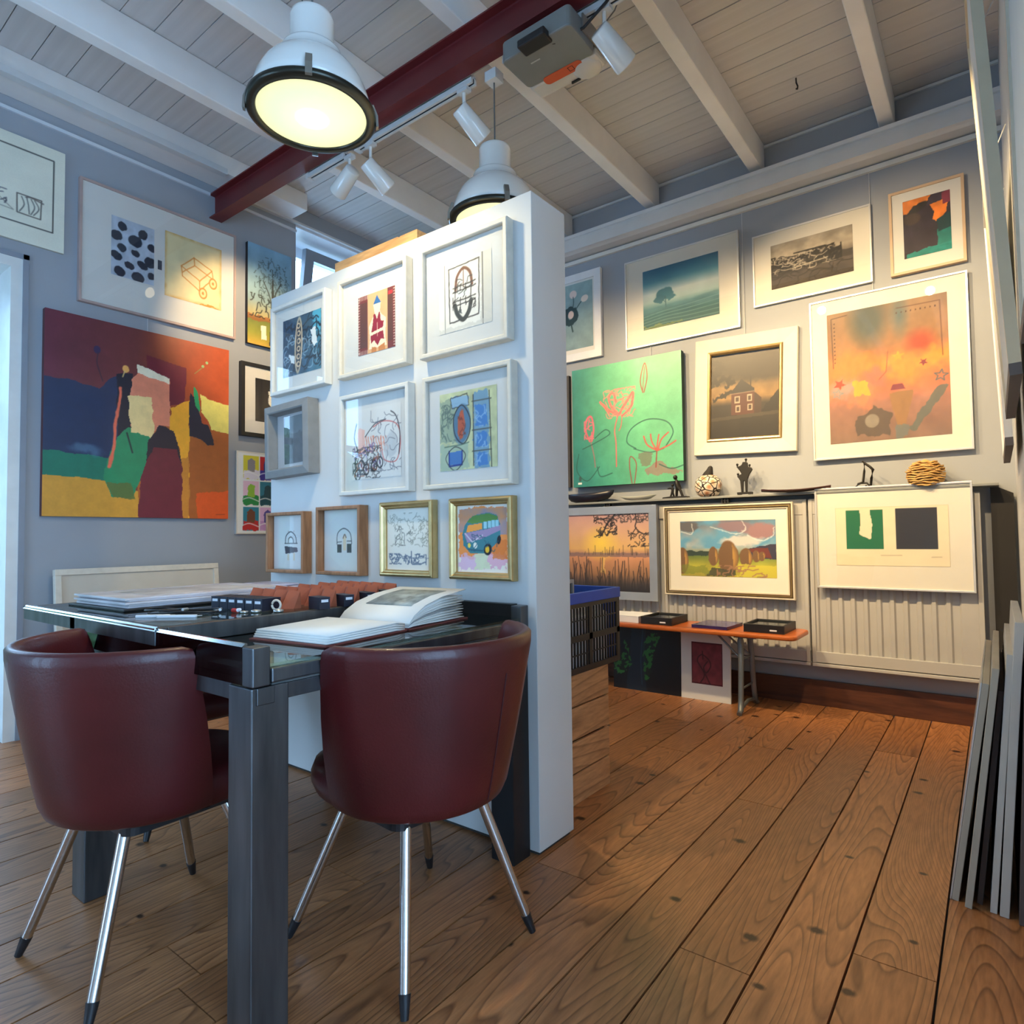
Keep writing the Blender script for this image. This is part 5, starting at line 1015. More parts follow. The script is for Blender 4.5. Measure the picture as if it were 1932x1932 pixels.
for x, y in ((0.12, 0.93), (0.30, 0.86), (0.46, 0.82), (0.58, 0.78), (0.20, 0.80)): c.ell(x, y, 0.065, 0.085, K).ell(x, y, 0.047, 0.062, (225, 220, 215)).ell(x, y, 0.02, 0.03, (120, 90, 130))
c.scrib(60, 0.02, 0.6, 0.55, 1.0, K, 0.009, 0.14, 5).scrib(24, 0.4, 1.0, 0.05, 0.9, (90, 90, 100), 0.007, 0.2, 6).scrib(14, 0.05, 0.6, 0.6, 0.95, (170, 80, 40), 0.01, 0.1, 8).scrib(10, 0.05, 0.5, 0.5, 0.8, (110, 90, 170), 0.012, 0.1, 9, 0.7)
pframe('white framed scribbled orange and black animal drawing, middle of the partition', -2.110, 1.171, [(ra, c)])

ra = (-1.560, -1.300, 1.232, 1.505); c = C(ra, 420, (196, 202, 156)).mottle(0.14, 8, 8, 4)
c.rect(0, 0.40, 0.10, 0.62, (140, 160, 140), 0.7, 0.05).scrib(40, 0.03, 0.40, 0.15, 0.62, (90, 110, 100), 0.012, 0.12, 3).rect(0.0, 0.5, 0.66, 1, (160, 185, 165), 0.7, 0.05)
c.rect(0.60, 0.86, 0.05, 1, (96, 146, 190), 0.75, 0.03, 2).line([(0.60, 0.08), (0.60, 0.96)], K, 0.012).line([(0.87, 0.06), (0.90, 1)], K, 0.012)
for v in (0.16, 0.52, 0.78): c.line([(0.58, v), (0.90, v)], (70, 70, 60), 0.014)
for v0, v1 in ((0.22, 0.48), (0.56, 0.74), (0.82, 0.96)): c.rect(0.64, 0.83, v0, v1, (58, 122, 196), 0.8, 0.03, 5).scrib(6, 0.64, 0.84, v0, v1, (140, 180, 215), 0.014, 0.1, int(v0*50))
c.rect(0.22, 0.52, 0.06, 0.20, (140, 180, 210), 0.9, 0.03).line([(0.20, 0.08), (0.50, 0.04), (0.53, 0.20), (0.22, 0.20), (0.20, 0.08)], K, 0.010, 1, 0.01)
c.ell(0.40, 0.42, 0.15, 0.25, (84, 122, 150), 1, 0.1).curve([(0.40, 0.18), (0.54, 0.35), (0.53, 0.55), (0.42, 0.67), (0.28, 0.55), (0.26, 0.32)], K, 0.014, close=True).ell(0.39, 0.42, 0.06, 0.19, (186, 84, 44), 1, 0.1, 0.2, 0.02).scrib(8, 0.33, 0.46, 0.28, 0.58, (120, 50, 30), 0.012, 0.08, 4)
c.rect(0.17, 0.40, 0.76, 0.93, (66, 118, 180), 1, 0.01).line([(0.17, 0.75), (0.17, 0.94), (0.40, 0.93), (0.40, 0.76)], (22, 40, 130), 0.022).curve([(0.28, 0.70), (0.46, 0.82), (0.28, 1.0), (0.11, 0.84)], K, 0.010, close=True).line([(0.09, 0.69), (0.40, 0.68), (0.52, 0.66)], (70, 100, 80), 0.012)
pframe('white framed blue and green abstract with ovals, right middle on the partition', -1.632, 1.169, [(ra, c)], M_FCREAM)

OKF = [(0, 0), (0, 0.044), (0.002, 0.046), (0.012, 0.046), (0.014, 0.044), (0.014, 0.010), (0.0139, 0)]
R = (-2.622, -2.342, 0.853, 1.119); ra = (-2.604, -2.36, 0.871, 1.101); c = C(ra, 420, (222, 222, 219))
c.curve([(0.36, 0.52), (0.38, 0.38), (0.52, 0.30), (0.66, 0.38), (0.70, 0.52)], (70, 66, 70), 0.02).curve([(0.45, 0.50), (0.46, 0.43), (0.53, 0.40), (0.59, 0.44), (0.60, 0.50)], (70, 66, 70), 0.018).line([(0.34, 0.52), (0.72, 0.52)], (70, 66, 70), 0.016)
c.poly([(0.33, 0.57), (0.72, 0.60), (0.74, 0.68), (0.36, 0.72)], (74, 66, 78)).rect(0.42, 0.47, 0.72, 0.84, (226, 206, 178)).rect(0.60, 0.65, 0.70, 0.84, (226, 206, 178)).ell(0.45, 0.29, 0.012, 0.014, (190, 150, 130)).ell(0.62, 0.29, 0.012, 0.014, (190, 150, 130))
picture('leftmost small oak box frame with an arch on sticks', 'part', R, OKF, M_FOAK, [(ra, c)], (0.014,)*4, M_MATW, depth=0.012)
R = (-2.252, -1.972, 0.853, 1.131); ra = (-2.234, -1.99, 0.871, 1.113); c = C(ra, 420, (222, 222, 219))
c.curve([(0.34, 0.56), (0.36, 0.38), (0.52, 0.30), (0.68, 0.38), (0.72, 0.55)], (74, 70, 74), 0.016).line([(0.34, 0.53), (0.46, 0.52)], (74, 70, 74), 0.012).line([(0.60, 0.51), (0.72, 0.51)], (74, 70, 74), 0.012)
c.rect(0.34, 0.46, 0.56, 0.70, (66, 58, 68)).rect(0.60, 0.72, 0.55, 0.70, (66, 58, 68)).rect(0.50, 0.58, 0.44, 0.66, (230, 210, 178)).curve([(0.50, 0.46), (0.54, 0.40), (0.58, 0.45)], (120, 84, 60), 0.02)
picture('small oak box frame with an arch on two dark blocks', 'part', R, OKF, M_FOAK, [(ra, c)], (0.014,)*4, M_MATW, depth=0.012)
GF = [(0, 0), (0, 0.026), (0.003, 0.033), (0.008, 0.036), (0.013, 0.034), (0.018, 0.027), (0.022, 0.026), (0.026, 0.022), (0.0261, 0.010), (0.026, 0)]
R = (-1.872, -1.592, 0.855, 1.135); ra = (-1.846, -1.618, 0.881, 1.109); c = C(ra, 420, (230, 228, 216))
c.scrib(60, 0.02, 0.98, 0.08, 0.62, (150, 150, 132), 0.008, 0.12, 4).scrib(40, 0.05, 0.9, 0.74, 0.90, (92, 108, 130), 0.016, 0.10, 6).scrib(20, 0.2, 0.6, 0.3, 0.6, (110, 112, 104), 0.01, 0.1, 8).line([(0.05, 0.80), (0.95, 0.80)], (110, 122, 140), 0.012, 0.8, 0.02).line([(0.57, 0.70), (0.57, 0.88)], (80, 96, 120), 0.02)
picture('gold framed pale sketch of twigs and water on the partition', 'part', R, GF, M_GOLD, [(ra, c)], (0.026,)*4, None, glass=False, depth=0.012)
R = (-1.512, -1.235, 0.855, 1.133); ra = (-1.486, -1.261, 0.881, 1.107); c = C(ra, 440, (238, 232, 220))
c.poly([(0.04, 0.06), (0.5, 0.02), (0.96, 0.06), (0.97, 0.80), (0.60, 0.72), (0.40, 0.80), (0.03, 0.76)], (242, 150, 74), 1, 0.03, 3).mix(c.noise(5, 5, 9)*c.inpoly([(0.04, 0.05), (0.96, 0.05), (0.96, 0.45), (0.04, 0.40)])*0.9, (120, 140, 190)).rect(0.05, 0.45, 0.74, 0.95, (222, 182, 214), 0.8, 0.06, 4).rect(0.55, 0.95, 0.72, 0.92, (228, 160, 190), 0.7, 0.06, 5)
c.poly([(0.66, 0.5), (0.95, 0.5), (0.95, 0.8), (0.7, 0.8)], (228, 120, 40), 0.7, 0.05, 6).poly([(0.35, 0.72), (0.62, 0.72), (0.62, 0.95), (0.35, 0.95)], (216, 226, 190), 0.9, 0.05)
c.poly([(0.16, 0.28), (0.30, 0.16), (0.62, 0.12), (0.78, 0.16), (0.84, 0.30), (0.84, 0.52), (0.66, 0.64), (0.56, 0.72), (0.26, 0.72), (0.12, 0.60), (0.10, 0.44)], (60, 128, 140), 1, 0.008, 7)
c.poly([(0.20, 0.25), (0.32, 0.16), (0.62, 0.13), (0.80, 0.18), (0.78, 0.23), (0.30, 0.28)], (92, 140, 62)).poly([(0.14, 0.42), (0.60, 0.36), (0.84, 0.30), (0.84, 0.38), (0.50, 0.50), (0.20, 0.56)], (160, 140, 176))
c.poly([(0.22, 0.30), (0.50, 0.27), (0.50, 0.36), (0.18, 0.41)], (244, 160, 64))
for u in (0.53, 0.61, 0.68, 0.75): c.rect(u, u+0.055, 0.255-(u-0.5)*0.1, 0.36-(u-0.5)*0.15, (150, 205, 220))
c.line([(0.16, 0.42), (0.30, 0.55), (0.50, 0.45)], (235, 235, 235), 0.012).ell(0.60, 0.66, 0.075, 0.085, (16, 16, 20), 1, 0.3).ell(0.59, 0.66, 0.04, 0.05, (240, 190, 40)).ell(0.81, 0.52, 0.035, 0.065, (16, 18, 24), 1, 0.2)
c.ell(0.36, 0.60, 0.04, 0.045, (235, 238, 225)).ell(0.24, 0.60, 0.03, 0.035, (238, 214, 90)).line([(0.22, 0.66), (0.50, 0.68)], (40, 90, 110), 0.02).scrib(12, 0.14, 0.8, 0.4, 0.7, (40, 90, 110), 0.01, 0.1, 4)
picture('gold framed watercolour of a turquoise van on an orange ground', 'part', R, GF, M_GOLD, [(ra, c)], (0.026,)*4, None, glass=False, depth=0.012)

# ---- back wall -------------------------------------------------------------
R = (-2.72, -2.232, 2.302, 2.955); ra = (-2.65, -2.302, 2.39, 2.885); c = C(ra, 270)
c.grad([(0, (150, 178, 176)), (1, (120, 146, 150))]).mottle(0.12, 5, 7, 2)
for k in range(9): c.ell(0.45+0.13*math.cos(k*0.7), 0.48+0.10*math.sin(k*0.7), 0.07, 0.06, (30, 62, 66), 1, k*0.7, 0.2, 0.02, k)
c.ell(0.46, 0.46, 0.07, 0.06, (225, 200, 186)).curve([(0.55, 0.42), (0.68, 0.32), (0.76, 0.27)], (40, 70, 70), 0.018).ell(0.80, 0.26, 0.09, 0.05, (226, 214, 200), 1, -0.3).ell(0.52, 0.16, 0.09, 0.06, (226, 206, 196)).curve([(0.5, 0.4), (0.53, 0.28), (0.52, 0.2)], (40, 70, 70), 0.016).line([(0.46, 0.6), (0.5, 0.72)], (30, 60, 60), 0.03)
picture('white framed teal flower painting partly hidden behind the partition', 'back', R, flat(0.055, 0.030, 0.008), mat('white_lacquer', (0.74, 0.76, 0.78), 0.4), [(ra, c)], (0.055,)*4, M_MATW, glass=False)

AL = flat(0.010, 0.022, 0.006)
R = (-2.041, -1.243, 2.305, 2.928); ra = (-1.905, -1.374, 2.418, 2.830); c = C(ra, 280)
c.grad([(0, (44, 104, 132)), (0.22, (74, 140, 160)), (0.42, (196, 210, 204)), (0.56, (168, 192, 186)), (0.66, (92, 138, 142)), (0.80, (60, 108, 112)), (1, (52, 92, 90))]).mottle(0.04, 8, 4)
m = c.noise(4, 14, 5); c.mix((c.V > 0.66-0.06*c.U)*(m-0.35)*1.2, (46, 92, 100)); c.rect(0.0, 0.5, 0.95, 1, (130, 136, 70), 0.6, 0.05)
c.ell(0.30, 0.46, 0.115, 0.10, (70, 126, 138), 1, -0.3, 0.2, 0.035, 3).ell(0.23, 0.53, 0.07, 0.075, (64, 118, 130), 1, 0, 0.2, 0.04, 4).ell(0.38, 0.50, 0.055, 0.06, (70, 126, 138), 1, 0, 0.2, 0.04, 5).line([(0.31, 0.50), (0.315, 0.70)], (60, 104, 112), 0.012).line([(0.31, 0.60), (0.27, 0.55)], (60, 104, 112), 0.008)
for k in range(5): c.curve([(0.0, 0.78+0.05*k), (0.3, 0.74+0.05*k), (0.6, 0.72+0.06*k), (1.0, 0.68+0.07*k)], (150, 184, 178), 0.007, 0.5)
picture('framed teal print of a lone tree in misty fields on the back wall', 'back', R, AL, M_ALU, [(ra, c)], (0.010,)*4, M_MATC)

R = (-1.158, -0.506, 2.405, 2.852); ra = (-1.05, -0.60, 2.492, 2.765); c = C(ra, 300)
c.grad([(0, (150, 142, 128)), (0.35, (178, 166, 146)), (0.55, (88, 80, 72)), (1, (52, 44, 38))]).mottle(0.25, 7, 6, 3)
c.poly([(0, 0.42), (0.15, 0.45), (0.4, 0.40), (0.66, 0.30), (0.78, 0.28), (0.80, 0.45), (1, 0.50), (1, 0.62), (0, 0.78)], (48, 44, 40), 0.75, 0.03).scrib(60, 0, 0.85, 0.30, 0.66, (30, 28, 26), 0.010, 0.12, 4).scrib(40, 0, 0.8, 0.32, 0.66, (150, 140, 124), 0.007, 0.10, 9)
for k in range(9): c.line([(0.03+0.07*k, 0.36), (0.02+0.075*k, 0.66)], (40, 38, 36), 0.010)
c.scrib(70, 0, 0.86, 0.30, 0.64, (20, 19, 18), 0.014, 0.16, 14).scrib(30, 0.05, 0.75, 0.34, 0.7, (176, 166, 148), 0.009, 0.14, 19).line([(0.28, 0.62), (0.70, 0.56)], (190, 180, 160), 0.012).scrib(20, 0, 1, 0.68, 1, (34, 28, 24), 0.012, 0.3, 6)
picture('framed dark etching of broken fences in a field', 'back', R, AL, M_ALU, [(ra, c)], (0.010,)*4, M_MATC)

R = (-0.418, -0.076, 2.405, 2.870); ra = (-0.352, -0.138, 2.487, 2.805); c = C(ra, 320, (48, 40, 52))
c.poly([(0, 0.0), (0.62, 0.0), (0.40, 0.18), (0.0, 0.24)], (222, 128, 50), 1, 0.02).poly([(0.55, 0.14), (1, 0.10), (0.9, 0.34), (0.72, 0.50), (0.62, 0.42), (0.66, 0.30)], (226, 126, 44), 1, 0.02, 2).poly([(0.62, 0), (1, 0), (1, 0.12), (0.5, 0.18)], (60, 52, 70)).poly([(0.82, 0.02), (1, 0), (1, 0.2), (0.84, 0.22)], (130, 52, 74))
c.ell(0.30, 0.18, 0.26, 0.06, (40, 38, 36), 1, -0.5, 0.2, 0.02).ell(0.20, 0.34, 0.18, 0.10, (70, 58, 50)).rect(0.72, 1.02, 0.62, 1.02, (24, 120, 112), 1, 0.02).poly([(0.05, 0.92), (1, 0.86), (1, 1), (0.05, 1)], (26, 130, 124), 1, 0.02).poly([(0.7, 0.45), (1, 0.36), (1, 0.62), (0.74, 0.66)], (20, 60, 64)).mottle(0.2, 6, 7)
picture('small wood framed orange and teal figure print at the top right', 'back', R, flat(0.014, 0.028, 0.008), mat('pale_beech_frame', (0.56, 0.40, 0.26), 0.5), [(ra, c)], (0.014,)*4, M_MATW)

R = (-0.838, -0.077, 1.420, 2.353); ra = (-0.746, -0.168, 1.508, 2.262); c = C(ra, 290)
c.grad([(0, (150, 122, 96)), (0.30, (176, 128, 84)), (0.45, (236, 132, 70)), (0.62, (226, 128, 88)), (0.72, (176, 124, 104)), (1, (142, 112, 92))]).mottle(0.16, 5, 6, 3)
c.mix(np.clip(1-np.hypot((c.U-0.36)/0.22, (c.V-0.10)/0.24), 0, 1)*1.5, (84, 92, 84)).mix(np.clip(1-np.hypot((c.U-0.62)/0.10, (c.V-0.10)/0.2), 0, 1), (90, 112, 116)).mix(np.clip(1-np.hypot((c.U-0.78)/0.16, (c.V-0.32)/0.12), 0, 1)*1.4, (190, 82, 52))
for x, y, a, b, col in ((0.22, 0.42, .2, .08, (250, 142, 70)), (0.62, 0.48, .22, .10, (252, 160, 66)), (0.92, 0.44, .14, .06, (250, 166, 62)), (0.42, 0.52, .12, .06, (222, 120, 104)), (0.16, 0.60, .14, .07, (172, 158, 154)), (0.30, 0.66, .1, .08, (232, 140, 96))): c.ell(x, y, a, b, col, 0.85, 0, 0.9, 0.05, int(x*50))
c.poly([(0.20, 0.55), (0.34, 0.54), (0.36, 0.64), (0.24, 0.66)], (255, 176, 64), 1, 0.03, 5).poly([(0.52, 0.66), (0.72, 0.66), (0.64, 0.92), (0.58, 0.92)], (164, 122, 78), 1, 0.01, 6).poly([(0.66, 0.92), (0.92, 0.64), (0.98, 0.66), (0.72, 0.95)], (100, 112, 104), 0.8, 0.02, 7)
c.poly([(0.24, 0.82), (0.40, 0.74), (0.54, 0.80), (0.52, 0.96), (0.25, 0.97)], (92, 80, 68), 0.85, 0.03, 8).ell(0.37, 0.85, 0.06, 0.05, (150, 140, 126)).rect(0.56, 0.66, 0.9, 1, (112, 124, 122), 0.8, 0.03)
c.line([(0.05, 0.42), (0.04, 0.04), (0.18, 0.03)], (70, 52, 44), 0.006).line([(0.60, 0.05), (0.94, 0.05), (0.95, 0.44)], (90, 56, 44), 0.006)
for k in range(11): c.ell(0.068, 0.08+0.03*k, 0.006, 0.006, (70, 52, 46))
for k in range(9): c.ell(0.60+0.038*k, 0.085, 0.006, 0.006, (84, 56, 46))
c.star(0.60, 0.40, 0.055, (250, 166, 60)).star(0.80, 0.47, 0.04, (150, 60, 66), 1, 0.4).star(0.93, 0.58, 0.055, (86, 104, 112), 1, -1.4, 0.010).star(0.08, 0.62, 0.05, (130, 150, 158), 1, -1.3, 0.006).star(0.10, 0.55, 0.06, (222, 84, 60), 1, 0.2).poly([(0.55, 0.60), (0.63, 0.60), (0.65, 0.64), (0.53, 0.64)], (140, 60, 70)).line([(0.52, 0.35), (0.50, 0.5), (0.44, 0.55)], (140, 84, 60), 0.006)
c.mottle(0.06, 26, 26, 9); c.a = c.a*0.88
picture('large framed orange abstract print with stars on the back wall', 'back', R, AL, M_ALU, [(ra, c)], (0.010,)*4, M_MATC, off=0.012)

R = (-1.560, -0.930, 1.500, 2.250); ra = (-1.455, -1.020, 1.600, 2.130); c = C(ra, 300)
c.grad([(0, (42, 36, 30)), (0.30, (52, 44, 36)), (0.38, (120, 94, 58)), (0.52, (136, 104, 62)), (0.60, (40, 34, 28)), (1, (30, 26, 22))]).mottle(0.25, 5, 5, 2)
for k in range(14): c.ell(random.Random(k).uniform(-0.05, 0.28), random.Random(k+40).uniform(0.05, 0.52), 0.09, 0.03, (22, 20, 18), 0.95, 0, 0.3, 0.05, k)
c.ell(0.60, 0.16, 0.5, 0.13, (38, 34, 30), 0.8, 0, 0.6, 0.05, 7).poly([(0.78, 0.62), (0.90, 0.50), (1, 0.44), (1, 0.72), (0.72, 0.72)], (24, 20, 18), 1, 0.02)
c.poly([(0.28, 0.46), (0.44, 0.30), (0.62, 0.42), (0.63, 0.46)], (30, 28, 30)).rect(0.30, 0.62, 0.46, 0.72, (74, 40, 32)).poly([(0.62, 0.46), (0.72, 0.54), (0.72, 0.72), (0.62, 0.72)], (52, 34, 28)).line([(0.28, 0.47), (0.63, 0.455)], (120, 100, 84), 0.012).line([(0.57, 0.28), (0.57, 0.40)], (30, 26, 26), 0.016)
for u, v in ((0.35, 0.50), (0.52, 0.49), (0.36, 0.61), (0.53, 0.60)): c.rect(u, u+0.07, v, v+0.08, (150, 134, 116)).rect(u+0.015, u+0.055, v+0.015, v+0.065, (60, 44, 40))
c.poly([(0, 0.74), (1, 0.70), (1, 0.74), (0, 0.78)], (62, 54, 44), 0.8)
bp = picture('wide cream frame with a gilt slip around a dark house at dusk', 'back', R, [(0, 0), (0, 0.030), (0.004, 0.034), (0.085, 0.026), (0.086, 0.012), (0.085, 0)], mat('cream_flat_frame', (0.70, 0.64, 0.52), 0.6), [(ra, c)], (0.10, 0.085, 0.095, 0.115), None, glass=False, depth=0.018, roll=math.radians(2.2), oil=True)
frame_mesh(0.46, 0.58, [(0, 0.0), (0, 0.030), (0.006, 0.036), (0.014, 0.034), (0.020, 0.026), (0.021, 0.010), (0.02, 0)]).build('gilt_slip', M_GOLD, bp, loc=(-0.002, -0.0005, 0.085))
R = (-2.469, -1.622, 1.354, 2.220); c = C(R, 290)
c.grad([(0, (58, 136, 124)), (0.35, (88, 172, 132)), (0.65, (110, 196, 146)), (1, (100, 180, 138))], 'u').mix(np.clip(c.V-0.35, 0, 1)*np.clip(0.8-c.U, 0, 1)*1.5, (40, 118, 118)).mottle(0.10, 5, 5, 4)
PK = (206, 104, 104); RDK = (150, 70, 62); DK = (40, 90, 80)
for p in ([(0.44, 0.42), (0.38, 0.35), (0.36, 0.28), (0.40, 0.24), (0.43, 0.32)], [(0.45, 0.43), (0.50, 0.36), (0.58, 0.27), (0.56, 0.38), (0.48, 0.44)], [(0.42, 0.42), (0.33, 0.36), (0.28, 0.30), (0.36, 0.40)]): c.curve(p, (232, 112, 108), 0.022, 0.95, wob=0.008)
c.scrib(26, 0.28, 0.60, 0.22, 0.46, (226, 130, 124), 0.008, 0.12, 5, 0.8).curve([(0.44, 0.44), (0.41, 0.55), (0.42, 0.66), (0.42, 0.85)], PK, 0.010).curve([(0.48, 0.44), (0.47, 0.52), (0.45, 0.56)], PK, 0.008)
c.curve([(0.17, 0.62), (0.13, 0.52), (0.15, 0.43), (0.19, 0.42), (0.21, 0.52), (0.19, 0.62)], (200, 96, 112), 0.016).scrib(10, 0.12, 0.21, 0.42, 0.60, (196, 110, 124), 0.010, 0.08, 7).curve([(0.18, 0.62), (0.21, 0.75), (0.22, 0.84)], (150, 110, 110), 0.009)
c.curve([(0.67, 0.28), (0.65, 0.18), (0.69, 0.05), (0.71, 0.16), (0.68, 0.28)], RDK, 0.009).curve([(0.67, 0.26), (0.68, 0.16), (0.69, 0.08)], RDK, 0.006)
c.curve([(0.60, 0.72), (0.52, 0.66), (0.56, 0.56), (0.70, 0.50), (0.86, 0.53), (0.92, 0.62), (0.86, 0.72)], DK, 0.008).curve([(0.58, 0.72), (0.72, 0.76), (0.84, 0.74)], DK, 0.007)
for p in ([(0.78, 0.75), (0.70, 0.70), (0.67, 0.63)], [(0.78, 0.75), (0.74, 0.68), (0.73, 0.62)], [(0.79, 0.75), (0.82, 0.67), (0.88, 0.62)], [(0.79, 0.75), (0.88, 0.72), (0.94, 0.69)], [(0.78, 0.75), (0.79, 0.68), (0.80, 0.63)]): c.curve(p, (196, 92, 84), 0.012)
c.rect(0.64, 0.74, 0.76, 0.86, (120, 112, 96), 0.7, 0.03).poly([(0.66, 0.90), (0.80, 0.84), (0.98, 0.92), (0.80, 0.95)], (150, 122, 112), 0.8, 0.03).curve([(0.56, 1.0), (0.54, 0.86), (0.55, 0.78), (0.60, 0.84), (0.58, 1)], RDK, 0.008).line([(0.78, 0.76), (0.77, 0.88)], RDK, 0.010)
for p in ([(0.22, 0.60), (0.32, 0.54), (0.36, 0.58), (0.22, 0.64), (0.10, 0.68)], [(0.06, 0.72), (0.04, 0.86), (0.14, 0.95), (0.26, 0.84)], [(0.24, 0.84), (0.27, 0.92), (0.38, 0.90)], [(0.80, 0.86), (0.90, 0.90), (1, 0.88)]): c.curve(p, DK, 0.008)
c.rect(0.05, 0.085, 0.962, 0.975, (230, 235, 230)).ell(0.07, 0.93, 0.014, 0.022, (60, 70, 66), 0.7).mottle(0.05, 26, 26, 8)
canvas('green canvas with pink lotus flowers on the back wall', 'back', R, c, 0.045, mat('dark_green_edge', (0.02, 0.06, 0.045), 0.6), off=0.012)
R = (-2.95, -2.513, 1.36, 2.20); c = C((0, 0.437, 0, 0.84), 120, (70, 66, 60)).mottle(0.2)
canvas('dark canvas edge just visible between the partition and the lotus painting', 'back', R, c, 0.03, MATS['black_canvas_edge'])

# ---- hung on the radiators ---------------------------------------------------
R = (-2.53, -1.783, 0.560, 1.200); ra = (-2.474, -1.838, 0.615, 1.145); c = C(ra, 290)
c.grad([(0, (190, 150, 150)), (0.25, (206, 164, 132)), (0.45, (214, 172, 110)), (0.52, (176, 130, 108)), (0.55, (206, 146, 108)), (0.78, (150, 112, 82)), (0.90, (70, 62, 58)), (1, (34, 36, 44))]).mottle(0.05, 6, 4)
c.mix(np.clip(1-np.hypot((c.U-0.42)/0.26, (c.V-0.38)/0.26), 0, 1)*1.1, (236, 204, 84)).rect(0, 1, 0.50, 0.555, (120, 100, 104), 0.7, 0.008).rect(0.42, 0.46, 0.56, 0.78, (232, 196, 110), 0.6, 0.02)
TW = (36, 32, 34)
c.curve([(0.60, 0), (0.56, 0.06), (0.50, 0.13), (0.46, 0.22), (0.42, 0.28)], TW, 0.018).curve([(0.56, 0.06), (0.42, 0.06), (0.34, 0.08)], TW, 0.012).curve([(0.84, 0), (0.85, 0.10), (0.84, 0.18), (0.92, 0.26), (1, 0.25)], TW, 0.012).curve([(0.85, 0.18), (0.80, 0.26), (0.78, 0.32)], TW, 0.009)
c.scrib(46, 0.32, 0.62, 0.0, 0.30, TW, 0.009, 0.06, 4).scrib(40, 0.6, 1.0, 0.0, 0.12, (60, 54, 56), 0.008, 0.06, 5).scrib(24, 0.75, 1.0, 0.22, 0.42, TW, 0.008, 0.05, 6)
rg = random.Random(11)
for k in range(60):
    u = rg.uniform(0, 1); t0 = rg.uniform(0.55, 0.86); c.curve([(u, 1), (u+rg.uniform(-.02, .02), (1+t0)/2), (u+rg.uniform(-.03, .03), t0)], (46, 40, 40), rg.uniform(0.005, 0.011), 0.9)
for k in range(26):
    u = rg.uniform(0, 1); t0 = rg.uniform(0.40, 0.5); c.line([(u, 0.53), (u+rg.uniform(-.01, .01), t0)], (70, 62, 60), 0.006, 0.8)
picture('silver framed sunset over reeds hanging in front of the radiator', 'rad', R, flat(0.055, 0.030, 0.008), M_SILVER, [(ra, c)], (0.055,)*4, None, glass=False, depth=0.020, oil=True)
R = (-1.736, -0.936, 0.610, 1.182); ra = (-1.625, -1.036, 0.735, 1.083); c = C(ra, 300)
c.grad([(0, (96, 112, 128)), (0.45, (168, 184, 192)), (0.55, (140, 150, 130)), (0.62, (96, 120, 60)), (0.8, (168, 164, 60)), (1, (150, 140, 56))]).mottle(0.15, 6, 4, 2)
c.mix((c.V < 0.5)*np.clip(c.noise(5, 4, 6)-0.42, 0, 1)*4, (92, 150, 184)).ell(0.60, 0.12, 0.20, 0.10, (132, 112, 124), 1, 0.1, 0.3, 0.03).ell(0.86, 0.20, 0.14, 0.13, (150, 116, 122), 1, 0, 0.3, 0.03, 3).ell(0.10, 0.10, 0.12, 0.10, (92, 92, 98), 1, 0, 0.3, 0.03, 4).ell(0.66, 0.36, 0.20, 0.08, (206, 200, 196), 0.9, 0, 0.5, 0.04, 5)
for p in ([(0.34, 0.12), (0.48, 0.20), (0.62, 0.25), (0.70, 0.14), (0.66, 0.02)], [(0.72, 0.26), (0.82, 0.36), (0.96, 0.30), (0.98, 0.14)], [(0.0, 0.20), (0.12, 0.22), (0.14, 0.06)]): c.curve(p, (226, 228, 224), 0.010, 0.7, wob=0.02)
c.poly([(0, 0.56), (0.1, 0.53), (0.2, 0.55), (0.33, 0.54), (0.33, 0.62), (0, 0.63)], (44, 62, 56), 1, 0.015).poly([(0.72, 0.50), (0.84, 0.46), (1, 0.42), (1, 0.68), (0.72, 0.66)], (54, 54, 74), 1, 0.015).poly([(0.74, 0.50), (0.92, 0.48), (0.96, 0.66), (0.78, 0.64)], (112, 52, 44), 0.9, 0.01)
for x, y, a, b in ((0.02, 0.72, .07, .24), (0.36, 0.64, .055, .17), (0.52, 0.66, .105, .30), (0.70, 0.66, .065, .17), (0.80, 0.63, .04, .10), (0.86, 0.63, .03, .08)):
    c.ell(x, y, a, b, (112, 84, 58), 1, 0, 0.1, 0.008, int(x*70)); c.mix(c.inpoly([(x+a*0.35, y-b), (x+a, y-b*0.4), (x+a, y+b), (x+a*0.5, y+b)])*np.clip(1-np.hypot((c.U-x)/a, (c.V-y)/b), 0, 1)*2.4, (176, 134, 70))
c.poly([(0.26, 0.98), (0.34, 0.84), (0.58, 0.88), (0.60, 0.96), (0.5, 1)], (62, 64, 52), 0.85, 0.02).rect(0.62, 1, 0.78, 1, (196, 186, 64), 0.8, 0.04).rect(0.0, 0.3, 0.80, 0.95, (110, 124, 48), 0.6, 0.04).scrib(20, 0.4, 0.9, 0.8, 1, (150, 110, 84), 0.010, 0.1, 3)
hp = picture('cream and bronze framed haystack landscape above the orange bench', 'rad', R, [(0, 0), (0, 0.024), (0.003, 0.027), (0.010, 0.027), (0.010, 0.012), (0.0099, 0)], mat('cream_moulding', (0.62, 0.56, 0.44), 0.5), [(ra, c)], (0.036,)*4, M_MATC, depth=0.014, glass=False)
M_BRZ = mat('dark_bronze_line', (0.13, 0.08, 0.035), 0.45, metal=0.4)
for i0_, w_, d_, m_ in ((0.010, 0.006, 0.022, M_BRZ), (0.016, 0.007, 0.026, M_GOLD), (0.023, 0.006, 0.022, M_BRZ), (0.029, 0.007, 0.020, MATS['cream_moulding'])):
    frame_mesh(0.80-2*i0_, 0.572-2*i0_, flat(w_, d_, 0.004)).build('moulding', m_, hp, loc=(0, 0, i0_))
R = (-0.818, -0.090, 0.690, 1.250); ra = (-0.715, -0.192, 0.818, 1.136); c = C(ra, 300, (226, 214, 184)).mottle(0.02)
